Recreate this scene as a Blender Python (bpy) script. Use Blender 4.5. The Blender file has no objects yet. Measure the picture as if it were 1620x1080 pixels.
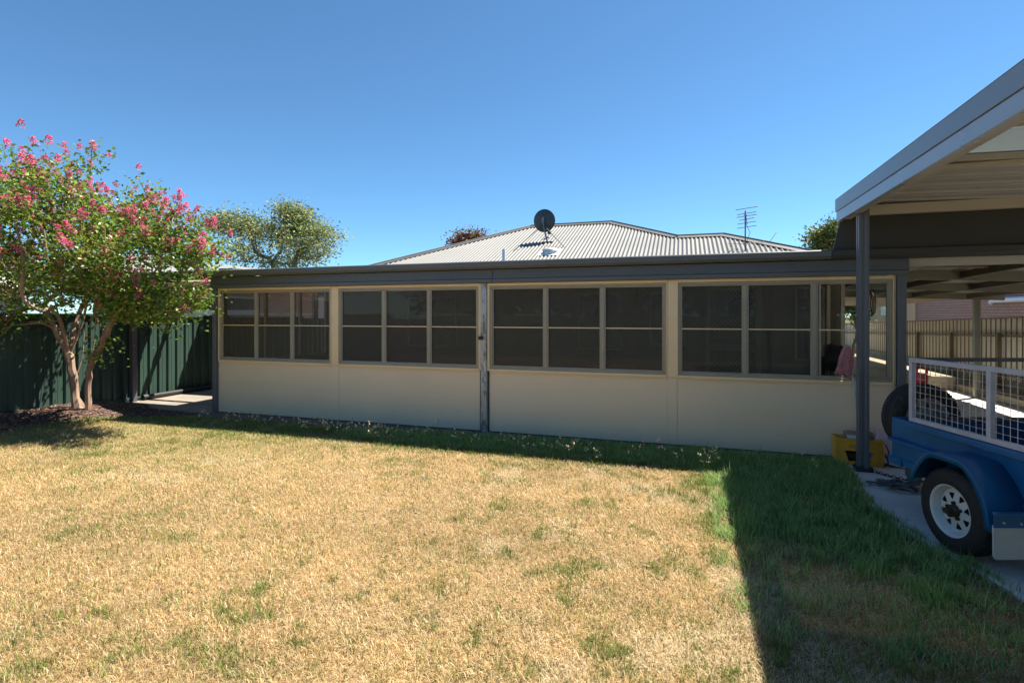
import bpy, math, random
import numpy as np
from mathutils import Vector, Matrix
random.seed(7); RNG = np.random.default_rng(11)
C = bpy.context.scene.collection
R = math.radians

# ------------------------------------------------------------------ camera, sky, sun, exposure
cam = bpy.data.cameras.new('camera'); cam.sensor_width = 36.0; cam.lens = 36.0 * 835 / 1620
cam.shift_y = -43 / 1620.0; cam.clip_end = 1500; cam.clip_start = 0.05
co = bpy.data.objects.new('camera', cam); C.objects.link(co)
co.location = (0, 0, 1.6); co.rotation_euler = (R(90), 0, R(17.9))
bpy.context.scene.camera = co

SUN_EL = R(58.8); SX, SY = 0.444, 0.41            # horizontal run per metre of height, towards the sun
world = bpy.data.worlds.new('World'); bpy.context.scene.world = world
world.use_nodes = True
wn = world.node_tree.nodes; wl = world.node_tree.links
bg = wn['Background']; bg.inputs['Strength'].default_value = 0.15
sky = wn.new('ShaderNodeTexSky'); sky.sky_type = 'NISHITA'; sky.sun_disc = False
sky.sun_elevation = SUN_EL; sky.sun_rotation = math.atan2(SX, SY)
sky.altitude = 3000; sky.air_density = 1.0; sky.dust_density = 0.6; sky.ozone_density = 3.0
tint = wn.new('ShaderNodeMix'); tint.data_type = 'RGBA'; tint.blend_type = 'MULTIPLY'; tint.inputs[0].default_value = 1
tint.inputs[7].default_value = (.345, .495, .525, 1)
wl.new(sky.outputs[0], tint.inputs[6]); wl.new(tint.outputs[2], bg.inputs['Color'])
sun = bpy.data.lights.new('sun', 'SUN'); sun.energy = 5.0; sun.angle = R(0.5); sun.color = (1.0, 0.94, 0.83)
so = bpy.data.objects.new('sun', sun); C.objects.link(so); so.location = (10, 10, 20)
so.rotation_euler = Vector((SX, SY, math.tan(SUN_EL) * math.hypot(SX, SY))).to_track_quat('Z', 'Y').to_euler()
vs = bpy.context.scene.view_settings
vs.view_transform = 'Standard'; vs.look = 'None'; vs.gamma = 1.0; vs.use_curve_mapping = False
vs.exposure = 1.34
cy = bpy.context.scene.cycles
cy.max_bounces = 10; cy.transparent_max_bounces = 16; cy.use_denoising = True
cy.caustics_reflective = False; cy.caustics_refractive = False

# ------------------------------------------------------------------ materials
def nodes_of(name):
    m = bpy.data.materials.new(name); m.use_nodes = True
    nt = m.node_tree; return m, nt, nt.nodes, nt.links, nt.nodes['Principled BSDF']

def M(name, col, rough=.6, metal=0.0, var=.12, scale=3.0, bump=0.0, bscale=60, stretch=(1, 1, 1), dirt=None, spec=.5, coat=0):
    m, nt, N, L, p = nodes_of(name)
    tc = N.new('ShaderNodeTexCoord'); mp = N.new('ShaderNodeMapping'); mp.inputs['Scale'].default_value = stretch
    L.new(tc.outputs['Object'], mp.inputs[0])
    n1 = N.new('ShaderNodeTexNoise'); n1.inputs['Scale'].default_value = scale; n1.inputs['Detail'].default_value = 7
    n1.inputs['Roughness'].default_value = .62
    L.new(mp.outputs[0], n1.inputs['Vector'])
    cr = N.new('ShaderNodeValToRGB')
    cr.color_ramp.elements[0].position = .3; cr.color_ramp.elements[1].position = .7
    cr.color_ramp.elements[0].color = tuple(c * (1 - var) for c in col) + (1,)
    cr.color_ramp.elements[1].color = tuple(min(1, c * (1 + var)) for c in col) + (1,)
    L.new(n1.outputs[0], cr.inputs[0])
    out = cr.outputs[0]
    if dirt:                                     # (colour, scale, threshold, strength) blotches with a shape of their own
        dc, ds, dt, dk = dirt
        n2 = N.new('ShaderNodeTexNoise'); n2.inputs['Scale'].default_value = ds; n2.inputs['Detail'].default_value = 9
        n2.inputs['Roughness'].default_value = .7
        L.new(mp.outputs[0], n2.inputs['Vector'])
        r2 = N.new('ShaderNodeMapRange'); r2.inputs[1].default_value = dt; r2.inputs[2].default_value = dt + .12
        r2.inputs[4].default_value = dk; L.new(n2.outputs[0], r2.inputs[0])
        mx = N.new('ShaderNodeMix'); mx.data_type = 'RGBA'; L.new(r2.outputs[0], mx.inputs[0])
        L.new(out, mx.inputs[6]); mx.inputs[7].default_value = tuple(dc) + (1,); out = mx.outputs[2]
    L.new(out, p.inputs['Base Color'])
    rr = N.new('ShaderNodeMapRange'); rr.inputs[3].default_value = max(0, rough - .1); rr.inputs[4].default_value = min(1, rough + .12)
    L.new(n1.outputs[0], rr.inputs[0]); L.new(rr.outputs[0], p.inputs['Roughness'])
    p.inputs['Metallic'].default_value = metal; p.inputs['Specular IOR Level'].default_value = spec
    p.inputs['Coat Weight'].default_value = coat
    if bump > 0:
        n3 = N.new('ShaderNodeTexNoise'); n3.inputs['Scale'].default_value = bscale; n3.inputs['Detail'].default_value = 5
        L.new(mp.outputs[0], n3.inputs['Vector'])
        b = N.new('ShaderNodeBump'); b.inputs['Strength'].default_value = bump; b.inputs['Distance'].default_value = .01
        L.new(n3.outputs[0], b.inputs['Height']); L.new(b.outputs[0], p.inputs['Normal'])
    return m

def leafmat(name, trans=.35, rough=.5, attr='Col'):
    m, nt, N, L, p = nodes_of(name)
    a = N.new('ShaderNodeVertexColor'); a.layer_name = attr
    L.new(a.outputs[0], p.inputs['Base Color']); p.inputs['Roughness'].default_value = rough
    p.inputs['Specular IOR Level'].default_value = .35
    t = N.new('ShaderNodeBsdfTranslucent'); g = N.new('ShaderNodeGamma'); g.inputs[1].default_value = .85
    L.new(a.outputs[0], g.inputs[0]); L.new(g.outputs[0], t.inputs[0])
    mx = N.new('ShaderNodeMixShader'); mx.inputs[0].default_value = trans
    L.new(p.outputs[0], mx.inputs[1]); L.new(t.outputs[0], mx.inputs[2])
    L.new(mx.outputs[0], N['Material Output'].inputs[0])
    return m

def glassmat(name, trans, tint=(1, 1, 1), haze=.0, refl=1.0):
    m, nt, N, L, p = nodes_of(name)
    tr = N.new('ShaderNodeBsdfTransparent'); tr.inputs[0].default_value = (trans * tint[0], trans * tint[1], trans * tint[2], 1)
    df = N.new('ShaderNodeBsdfDiffuse'); df.inputs[0].default_value = (.34, .32, .27, 1)
    mh = N.new('ShaderNodeMixShader'); mh.inputs[0].default_value = haze
    L.new(tr.outputs[0], mh.inputs[1]); L.new(df.outputs[0], mh.inputs[2])
    gl = N.new('ShaderNodeBsdfGlossy'); gl.inputs['Roughness'].default_value = .015; gl.inputs[0].default_value = (.85 * refl,) * 3 + (1,)
    tcn = N.new('ShaderNodeTexCoord'); nz = N.new('ShaderNodeTexNoise'); nz.inputs['Scale'].default_value = 1.6
    L.new(tcn.outputs['Object'], nz.inputs['Vector'])
    bp = N.new('ShaderNodeBump'); bp.inputs['Strength'].default_value = .05; bp.inputs['Distance'].default_value = .02
    L.new(nz.outputs[0], bp.inputs['Height']); L.new(bp.outputs[0], gl.inputs['Normal'])
    fr = N.new('ShaderNodeFresnel'); fr.inputs[0].default_value = 1.5
    mx = N.new('ShaderNodeMixShader')
    L.new(fr.outputs[0], mx.inputs[0]); L.new(mh.outputs[0], mx.inputs[1]); L.new(gl.outputs[0], mx.inputs[2])
    L.new(mx.outputs[0], N['Material Output'].inputs[0])
    return m

CREAM = M('cream_panel', (.86, .70, .50), .45, var=.035, scale=1.2, dirt=((.36, .31, .22), 9, .66, .35), bump=.04, bscale=9)
CREAMF = M('cream_frame', (.88, .68, .41), .4, var=.05, scale=4, dirt=((.3, .25, .18), 14, .68, .5))
WFRAME = M('window_frame_beige', (.38, .335, .25), .4, var=.08, scale=6)
SCREENF = M('grey_brown_frame', (.36, .325, .25), .45, var=.08)
GUTTER = M('slate_colorsteel', (.125, .13, .128), .42, var=.07, scale=2, stretch=(.4, 1, 1), dirt=((.22, .2, .17), 5, .68, .35))
FASCIA = M('slate_fascia', (.10, .112, .125), .38, var=.06, scale=2, dirt=((.17, .16, .14), 6, .68, .3))
POSTM = M('slate_post', (.12, .135, .155), .35, var=.08, scale=5, stretch=(1, 1, .3), dirt=((.2, .2, .2), 9, .66, .35))
CARF = M('carport_fascia', (.20, .235, .27), .3, var=.05, scale=1.5)
CARF2 = M('carport_fascia_lower', (.30, .36, .43), .28, var=.05, scale=1.5)
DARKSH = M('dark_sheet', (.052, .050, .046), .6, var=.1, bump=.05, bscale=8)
UNDER = M('cream_underside', (.43, .42, .39), .5, var=.08, scale=1.2)
UNDER2 = M('verandah_underside', (.52, .47, .38), .5, var=.08, scale=1.2)
STEELC = M('khaki_steel', (.27, .255, .19), .45, var=.1)
STEELD = M('brown_steel', (.10, .09, .07), .5, var=.1)
GALV = M('worn_galvanised', (.46, .49, .50), .45, metal=.15, var=.14, scale=8, stretch=(1, 1, .35), dirt=((.09, .085, .07), 20, .50, .85))
ROOFM = M('pale_corrugated_roof', (.135, .132, .122), .45, var=.05, scale=1.3, dirt=((.10, .092, .08), 3.5, .58, .5))
ROOFCAP = M('roof_ridge_cap', (.12, .115, .108), .45, var=.06)
GREENF = M('dark_green_steel', (.042, .078, .062), .36, var=.12, scale=1.2, stretch=(1, 1, .4), dirt=((.09, .12, .09), 5, .64, .4))
GREENP = M('green_post', (.03, .07, .06), .4, var=.1)
DARKPOST = M('purple_grey_post', (.11, .10, .12), .45, var=.1)
CONC = M('carport_concrete', (.66, .64, .60), .8, var=.14, scale=1.7, bump=.35, bscale=70, dirt=((.36, .31, .26), 2.2, .58, .5))
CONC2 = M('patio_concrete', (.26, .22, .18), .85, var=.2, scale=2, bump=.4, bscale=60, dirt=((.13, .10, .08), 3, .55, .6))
FOOT = M('dark_footing', (.11, .095, .085), .9, var=.25, scale=5, bump=.6, bscale=50)
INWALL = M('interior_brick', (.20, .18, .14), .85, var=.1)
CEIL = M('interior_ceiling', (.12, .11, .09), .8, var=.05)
GLASS = glassmat('screened_glass', .42, (1, .97, .92), haze=.20, refl=.30)
GLASSC = glassmat('clear_glass', .84, (1, 1, .98), haze=.02)
DARKG = M('dark_glass', (.02, .022, .025), .08, var=.05)
BLACK = M('black_plastic', (.02, .02, .02), .5, var=.2)
BLUE = M('trailer_blue_paint', (.009, .112, .27), .33, var=.22, scale=3, coat=.25, dirt=((.07, .12, .17), 11, .57, .55), bump=.06, bscale=12)
BLUEL = M('trailer_blue_rail', (.015, .12, .32), .3, var=.12, scale=5, coat=.3)
CAGEM = M('cage_silver', (.52, .52, .56), .5, metal=.2, var=.12, scale=9, dirt=((.28, .25, .23), 18, .64, .6))
CAGED = M('cage_rail_dark', (.10, .10, .11), .6, var=.15)
WIRE = M('mesh_wire', (.60, .59, .58), .45, metal=.5, var=.15, scale=20)
TYRE = M('tyre_rubber', (.022, .021, .021), .75, var=.3, scale=12, bump=.3, bscale=60, dirt=((.07, .06, .05), 7, .6, .5))
RIM = M('white_rim', (.62, .63, .62), .4, var=.08, scale=10, dirt=((.20, .11, .06), 16, .66, .8))
RIMG = M('grey_rim', (.30, .31, .32), .5, var=.15, scale=8)
RUST = M('rusty_hub', (.06, .038, .025), .7, metal=.3, var=.4, scale=25, bump=.5, bscale=80)
FLAP = M('white_mudflap', (.58, .59, .57), .5, var=.08, scale=6, dirt=((.25, .22, .18), 22, .64, .7))
CHAINM = M('rusty_chain', (.045, .038, .032), .65, metal=.4, var=.3, scale=30)
STRAPM = M('grey_strap', (.10, .105, .12), .85, var=.25, scale=20, bump=.2)
YEL = M('yellow_crate', (.76, .40, .05), .5, var=.12, scale=6, dirt=((.25, .12, .02), 14, .62, .6))
CARD = M('cardboard', (.34, .22, .14), .85, var=.12)
PAPER = M('pale_paper', (.6, .65, .72), .7, var=.1)
PINKP = M('pale_pink_plastic', (.66, .50, .56), .5, var=.1, dirt=((.2, .12, .14), 8, .62, .5))
REDP = M('red_plastic', (.55, .04, .03), .4, var=.1)
MOPM = M('dusty_pink_yarn', (.52, .24, .25), .95, var=.3, scale=30, bump=.4)
MOPH = M('pale_blue_handle', (.35, .5, .62), .4, var=.08)
WOODO = M('orange_wood', (.55, .24, .08), .5, var=.2, scale=4, stretch=(1, 8, 8))
DISHM = M('dark_dish', (.035, .05, .055), .5, var=.1)
STEELG = M('grey_tube', (.16, .17, .18), .4, metal=.4, var=.1)
VENTM = M('roof_vent_metal', (.55, .58, .60), .35, metal=.3, var=.1)
WHITE = M('white_paint', (.72, .72, .70), .5, var=.05)
PIPEW = M('white_downpipe', (.60, .66, .80), .4, var=.05)
RED_CAP = M('red_brown_cap', (.20, .035, .025), .5, var=.15)
FENCEC = M('cream_fence_steel', (.88, .87, .77), .4, var=.06, scale=1.5, dirt=((.42, .38, .26), 5, .66, .4))
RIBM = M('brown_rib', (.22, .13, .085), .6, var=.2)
RUSTRAIL = M('fence_rail', (.20, .15, .10), .7, var=.3)
PLINTH = M('old_concrete_plinth', (.34, .29, .20), .9, var=.2, scale=2.5, bump=.5, bscale=30, dirt=((.16, .12, .08), 3, .55, .6))
NEIGH = M('peach_wall', (.62, .44, .32), .75, var=.06, scale=2, dirt=((.45, .3, .22), 5, .65, .35))
WROOF = M('white_roof', (.74, .73, .70), .5, var=.05)
EAVE = M('pale_eave', (.5, .42, .33), .6, var=.08)
BARK = M('crepe_bark', (.34, .225, .155), .8, var=.35, scale=7, stretch=(1, 1, .3), bump=.5, bscale=25, dirt=((.16, .12, .09), 6, .56, .8))
BARKG = M('gum_bark', (.16, .12, .09), .85, var=.3, scale=4, bump=.4, bscale=20)
LEAF = leafmat('crepe_leaf', .36, .32); LEAFG = leafmat('gum_leaf', .22, .6); PETAL = leafmat('pink_petal', .35, .7)
GRASS = leafmat('grass_blade', .30, .7)
CHIP = leafmat('bark_chip', 0.0, .9)

def brickmat(name, c1, c2, mortar, sc=1.0):
    m, nt, N, L, p = nodes_of(name)
    tc = N.new('ShaderNodeTexCoord'); sp = N.new('ShaderNodeSeparateXYZ'); L.new(tc.outputs['Object'], sp.inputs[0])
    cb = N.new('ShaderNodeCombineXYZ'); ad = N.new('ShaderNodeMath'); L.new(sp.outputs[0], ad.inputs[0]); L.new(sp.outputs[1], ad.inputs[1])
    L.new(ad.outputs[0], cb.inputs[0]); L.new(sp.outputs[2], cb.inputs[1])
    b = N.new('ShaderNodeTexBrick'); L.new(cb.outputs[0], b.inputs['Vector'])
    b.inputs['Scale'].default_value = 1.0; b.inputs['Brick Width'].default_value = .24 * sc; b.inputs['Row Height'].default_value = .086 * sc
    b.inputs['Mortar Size'].default_value = .006; b.inputs['Color1'].default_value = c1 + (1,); b.inputs['Color2'].default_value = c2 + (1,)
    b.inputs['Mortar'].default_value = mortar + (1,); b.inputs['Mortar Smooth'].default_value = .1
    L.new(b.outputs[0], p.inputs['Base Color']); p.inputs['Roughness'].default_value = .85
    bp = N.new('ShaderNodeBump'); bp.inputs['Strength'].default_value = .5; bp.inputs['Distance'].default_value = .01; bp.invert = True
    L.new(b.outputs['Fac'], bp.inputs['Height']); L.new(bp.outputs[0], p.inputs['Normal'])
    return m
BRICK = brickmat('brown_brick', (.36, .22, .19), (.29, .19, .18), (.10, .07, .06))
RENDERB = M('tan_render', (.48, .35, .22), .8, var=.08)

# ------------------------------------------------------------------ mesh helpers
ORG = {}
class MB:
    def __init__(s): s.v = []; s.f = []
    def add(s, vs, fs):
        o = len(s.v); s.v += [tuple(p) for p in vs]; s.f += [tuple(i + o for i in f) for f in fs]; return s
    def box(s, x0, y0, z0, x1, y1, z1):
        x0, x1 = sorted((x0, x1)); y0, y1 = sorted((y0, y1)); z0, z1 = sorted((z0, z1))
        return s.add([(x0, y0, z0), (x1, y0, z0), (x1, y1, z0), (x0, y1, z0), (x0, y0, z1), (x1, y0, z1), (x1, y1, z1), (x0, y1, z1)],
                     [(0, 3, 2, 1), (4, 5, 6, 7), (0, 1, 5, 4), (1, 2, 6, 5), (2, 3, 7, 6), (3, 0, 4, 7)])
    def bar(s, p, q, w, h, up=(0, 0, 1)):
        p = Vector(p); q = Vector(q); d = (q - p).normalized(); u = Vector(up)
        if abs(d.dot(u)) > .98: u = Vector((0, 1, 0))
        a = d.cross(u).normalized() * w / 2; b = a.cross(d).normalized() * h / 2
        vs = []
        for c in (p, q): vs += [c - a - b, c + a - b, c + a + b, c - a + b]
        return s.add(vs, [(3, 2, 1, 0), (4, 5, 6, 7), (0, 1, 5, 4), (1, 2, 6, 5), (2, 3, 7, 6), (3, 0, 4, 7)])
    def tube(s, pts, r, n=8, r2=None, closed=False):
        pts = [Vector(p) for p in pts]; m = len(pts); rs = [r] * m
        if r2 is not None: rs = [r + (r2 - r) * i / (m - 1) for i in range(m)]
        if isinstance(r, (list, tuple)): rs = list(r)
        o = len(s.v); prev = None
        for i, p in enumerate(pts):
            if closed: d = pts[(i + 1) % m] - pts[i - 1]
            else: d = pts[min(i + 1, m - 1)] - pts[max(i - 1, 0)]
            d.normalize()
            if prev is None:
                u = Vector((0, 0, 1)) if abs(d.z) < .9 else Vector((1, 0, 0))
                a = d.cross(u).normalized()
            else: a = (prev - d * prev.dot(d)).normalized()
            prev = a; b = d.cross(a)
            for k in range(n):
                t = 2 * math.pi * k / n; s.v.append(tuple(p + (a * math.cos(t) + b * math.sin(t)) * rs[i]))
        rng = m if closed else m - 1
        for i in range(rng):
            j = (i + 1) % m
            for k in range(n):
                k2 = (k + 1) % n; s.f.append((o + i * n + k, o + i * n + k2, o + j * n + k2, o + j * n + k))
        if not closed:
            s.f.append(tuple(o + k for k in reversed(range(n)))); s.f.append(tuple(o + (m - 1) * n + k for k in range(n)))
        return s
    def lathe(s, prof, c=(0, 0, 0), axis='z', n=32):
        o = len(s.v); m = len(prof)
        for i in range(n):
            t = 2 * math.pi * i / n; ct, st = math.cos(t), math.sin(t)
            for (r, h) in prof:
                if axis == 'z': q = (r * ct, r * st, h)
                elif axis == 'x': q = (h, r * ct, r * st)
                else: q = (r * st, h, r * ct)
                s.v.append((c[0] + q[0], c[1] + q[1], c[2] + q[2]))
        for i in range(n):
            j = (i + 1) % n
            for k in range(m - 1):
                s.f.append((o + i * m + k, o + j * m + k, o + j * m + k + 1, o + i * m + k + 1))
        return s
    def prism(s, poly, axis, a, b):
        n = len(poly); vs = []
        for h in (a, b):
            for (u, w) in poly:
                vs.append({'x': (h, u, w), 'y': (u, h, w), 'z': (u, w, h)}[axis])
        return s.add(vs, [tuple(range(n)), tuple(range(2 * n - 1, n - 1, -1))] + [(i, i + n, (i + 1) % n + n, (i + 1) % n) for i in range(n)])
    def sheet(s, P0, U, V, Nn, pitch, prof, thick=0.0, top=None):
        """ribbed sheet: across U, ribs along V, profile in direction Nn"""
        P0, U, V, Nn = map(Vector, (P0, U, V, Nn)); W = U.length; u = U.normalized(); xs = []
        k = 0
        while k * pitch < W:
            for (a, h) in prof:
                x = k * pitch + a * pitch
                if x <= W: xs.append((x, h))
            k += 1
        xs.append((W, xs[-1][1])); o = len(s.v)
        for (x, h) in xs:
            s.v.append(tuple(P0 + u * x + Nn * h)); s.v.append(tuple(P0 + u * x + V + Nn * h))
        for i in range(len(xs) - 1): s.f.append((o + 2 * i, o + 2 * i + 2, o + 2 * i + 3, o + 2 * i + 1))
        return s
    def build(s, name, mat, parent=None, smooth=False, bevel=0.0, local=False, recalc=True, seg=1):
        import bmesh
        me = bpy.data.meshes.new(name)
        vv = s.v
        if parent is not None and not local:
            ox, oy, oz = ORG.get(parent.name, (0, 0, 0)); vv = [(a - ox, b - oy, c - oz) for a, b, c in vv]
        me.from_pydata(vv, [], s.f); me.validate()
        if recalc:
            bm = bmesh.new(); bm.from_mesh(me); bmesh.ops.recalc_face_normals(bm, faces=bm.faces); bm.to_mesh(me); bm.free()
        me.materials.append(mat)
        o = bpy.data.objects.new(name, me); C.objects.link(o)
        if parent is not None: o.parent = parent; ORG[o.name] = ORG.get(parent.name, (0, 0, 0))
        if smooth:
            me.polygons.foreach_set('use_smooth', [True] * len(me.polygons))
            try: me.set_sharp_from_angle(angle=R(38))
            except Exception: pass
        if bevel > 0:
            b = o.modifiers.new('bevel', 'BEVEL'); b.width = bevel; b.segments = seg; b.limit_method = 'ANGLE'; b.angle_limit = R(40)
        return o

def thing(name, loc, label, cat, group=None, rz=0):
    o = bpy.data.objects.new(name, None); C.objects.link(o); o.location = loc; o.rotation_euler = (0, 0, rz)
    o.empty_display_size = .2; o['label'] = label; o['category'] = cat
    if group: o['group'] = group
    ORG[o.name] = tuple(loc); return o
def tag(o, label=None, cat=None, group=None, kind=None):
    if label: o['label'] = label
    if cat: o['category'] = cat
    if group: o['group'] = group
    if kind: o['kind'] = kind
    return o

def mesh_np(name, verts, loop_idx, loop_start, loop_total, mat, colors=None, smooth=False, parent=None):
    if parent is not None: verts = verts - np.array(ORG.get(parent.name, (0, 0, 0)))
    me = bpy.data.meshes.new(name)
    me.vertices.add(len(verts)); me.vertices.foreach_set('co', verts.astype(np.float32).ravel())
    me.loops.add(len(loop_idx)); me.loops.foreach_set('vertex_index', loop_idx.astype(np.int32))
    me.polygons.add(len(loop_start)); me.polygons.foreach_set('loop_start', loop_start.astype(np.int32))
    try: pass
    except Exception: pass
    me.update(calc_edges=True)
    if colors is not None:
        ca = me.color_attributes.new('Col', 'FLOAT_COLOR', 'POINT')
        cc = np.concatenate([np.clip(colors, 0, 1), np.ones((len(colors), 1))], 1)
        ca.data.foreach_set('color', cc.astype(np.float32).ravel())
    if smooth: me.polygons.foreach_set('use_smooth', np.ones(len(loop_start), bool))
    me.materials.append(mat)
    o = bpy.data.objects.new(name, me); C.objects.link(o)
    if parent is not None: o.parent = parent; ORG[o.name] = ORG.get(parent.name, (0, 0, 0))
    return o

# smooth value noise
_T = np.random.default_rng(5).random((256, 256))
def vnoise(x, y, s, seed=0):
    x = np.asarray(x) / s + 17.3 * seed + 100; y = np.asarray(y) / s + 9.1 * seed + 100
    xi = np.floor(x).astype(int); yi = np.floor(y).astype(int); fx = x - xi; fy = y - yi
    fx = fx * fx * (3 - 2 * fx); fy = fy * fy * (3 - 2 * fy)
    g = lambda a, b: _T[a % 256, b % 256]
    return (g(xi, yi) * (1 - fx) + g(xi + 1, yi) * fx) * (1 - fy) + (g(xi, yi + 1) * (1 - fx) + g(xi + 1, yi + 1) * fx) * fy
def fbm(x, y, s, seed=0, o=4):
    t = 0; a = .5; n = 0
    for i in range(o): t = t + a * vnoise(x, y, s / 2 ** i, seed + i); n += a; a *= .55
    return t / n
def sstep(a, b, x): t = np.clip((x - a) / (b - a), 0, 1); return t * t * (3 - 2 * t)

# ------------------------------------------------------------------ ground
def mulch_f(x, y):        # 1 inside the bark bed under the tree
    edge = -8.62 + .25 * (fbm(x, y, 1.2, 3) - .5) + 1.15 * sstep(5.65, 6.3, y)
    return sstep(.12, -.12, x - edge)
def mound(x, y):
    return .13 * sstep(-8.3, -9.3, x) * sstep(1.0, 3.0, y) * sstep(7.2, 6.0, y)
def slab_edge(y): return 1.50 + .28 * sstep(5.3, 3.4, y) + .05 * np.sin(y * 2.3)
def tufts(x, y): return sstep(.58, .82, fbm(x, y, .11, 77, 3)) * sstep(.30, .62, fbm(x, y, 1.3, 13))
def green_f(x, y):
    x = np.asarray(x, float); y = np.asarray(y, float)
    n1 = fbm(x, y, 1.1, 1); n2 = fbm(x, y, .35, 7)
    g = .13 + .42 * sstep(.56, .78, n2) * sstep(.35, .65, n1) + .5 * tufts(x, y)
    strip = sstep(5.25, 6.0, y + .35 * (n1 - .5)) * (0.55 + .45 * sstep(-5.0, -2.0, x))
    right = sstep(.05, .55, x + .5 * (n1 - .5)) * sstep(1.8, 3.6, y + .9 * (n2 - .5) + .4 * (x - 1))
    right = right * (1 - .9 * sstep(.47, .60, fbm(x, y, .75, 21)) * sstep(5.2, 4.6, y))
    leftg = .55 * sstep(-3.2, -6.5, x) * sstep(3.4, 5.4, y) * sstep(.36, .6, n1)
    edge = .8 * sstep(-.25, .3, x) * sstep(4.0, 5.4, y) * sstep(.4, .6, n2)
    return np.clip(np.maximum.reduce([g, strip, right, leftg, edge]), 0, 1)

xs = np.concatenate([np.linspace(-260, -14, 8), np.arange(-13.5, 8, .06), np.linspace(9, 260, 8)])
ys = np.concatenate([np.linspace(-150, -5, 6), np.arange(-4, 1.2, .25), np.arange(1.3, 6.9, .06), np.arange(7.2, 14, .3), np.linspace(16, 330, 10)])
GX, GY = np.meshgrid(xs, ys); nx, ny = len(xs), len(ys)
GZ = mound(GX, GY) + .012 * (fbm(GX, GY, .8, 2) - .5) * (np.abs(GX) < 12)
gv = np.stack([GX, GY, GZ], -1).reshape(-1, 3)
ii = (np.arange(ny - 1)[:, None] * nx + np.arange(nx - 1)[None, :]).ravel()
li = np.stack([ii, ii + 1, ii + 1 + nx, ii + nx], 1).ravel()
gf = green_f(GX, GY)[..., None]; mf = mulch_f(GX, GY)[..., None]
pn = fbm(GX, GY, .5, 9)[..., None]
dry = np.array([.33, .22, .11]) * (.7 + .6 * pn); soil = np.array([.17, .115, .07]); grn = np.array([.075, .085, .035])
gc = dry * (1 - gf) + (grn * 1.0 + soil * .4) * gf
gc = gc * (1 - mf) + np.array([.13, .08, .065]) * (.6 + .8 * pn) * mf
m, nt, N, L, p = nodes_of('lawn_soil')
a = N.new('ShaderNodeVertexColor'); a.layer_name = 'Col'
tc = N.new('ShaderNodeTexCoord'); n1 = N.new('ShaderNodeTexNoise'); n1.inputs['Scale'].default_value = 38; n1.inputs['Detail'].default_value = 8
n1.inputs['Roughness'].default_value = .75
L.new(tc.outputs['Object'], n1.inputs['Vector'])
r1 = N.new('ShaderNodeMapRange'); r1.inputs[1].default_value = .3; r1.inputs[2].default_value = .7; r1.inputs[3].default_value = .45; r1.inputs[4].default_value = 1.45
L.new(n1.outputs[0], r1.inputs[0])
mu = N.new('ShaderNodeVectorMath'); mu.operation = 'SCALE'; L.new(a.outputs[0], mu.inputs[0]); L.new(r1.outputs[0], mu.inputs['Scale'])
L.new(mu.outputs[0], p.inputs['Base Color']); p.inputs['Roughness'].default_value = .95; p.inputs['Specular IOR Level'].default_value = .1
b = N.new('ShaderNodeBump'); b.inputs['Strength'].default_value = .9; b.inputs['Distance'].default_value = .02
L.new(n1.outputs[0], b.inputs['Height']); L.new(b.outputs[0], p.inputs['Normal'])
g = mesh_np('ground', gv, li, np.arange(len(ii)) * 4, np.full(len(ii), 4), m, gc.reshape(-1, 3), True)
tag(g, kind='structure')

# slabs
def slab(name, poly, z0, z1, mat):
    o = MB().prism(poly, 'z', z0, z1).build(name, mat, bevel=.006); tag(o, kind='structure'); return o
ey = np.linspace(-4, 6.55, 30)
slab('carport_slab', [(float(slab_edge(y)), float(y)) for y in ey] + [(5.88, 6.55), (5.88, -4)], -.1, .022, CONC)
slab('side_path', [(2.28, 6.56), (5.88, 6.56), (5.88, 22), (2.28, 22)], -.1, .018, CONC)
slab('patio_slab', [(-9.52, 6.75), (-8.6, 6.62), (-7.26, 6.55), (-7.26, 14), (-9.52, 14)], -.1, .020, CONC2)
slab('house_footing', [(-7.3, 6.30), (1.60, 6.52), (1.60, 6.70), (-7.3, 6.70)], -.1, .014, FOOT)
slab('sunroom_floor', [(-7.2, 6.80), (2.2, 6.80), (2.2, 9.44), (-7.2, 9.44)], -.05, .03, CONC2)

# ------------------------------------------------------------------ the house with its closed-in rear verandah
H = thing('house', (-2.4, 9.4, 0), 'low house with pale corrugated hip roof and glazed cream verandah across its back', 'house')
YW = 6.73
def P(mb, name, mat, parent=None, **k): return mb.build(name, mat, parent or H, **k)
# lower cream panels, one per bay
bays = [(-7.17, -5.03), (-4.89, -2.645), (-2.485, -.19), (-.05, 2.17)]
for i, (a_, b_) in enumerate(bays):
    mb = MB().box(a_ - .0115, YW, .015, b_ + .0115, YW + .05, .835)
    mb.box(a_ - .0115, YW - .004, .80, b_ + .0115, YW + .03, .83)      # thin cover strip
    P(mb, 'wall_panel', CREAM, bevel=.003)
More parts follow.
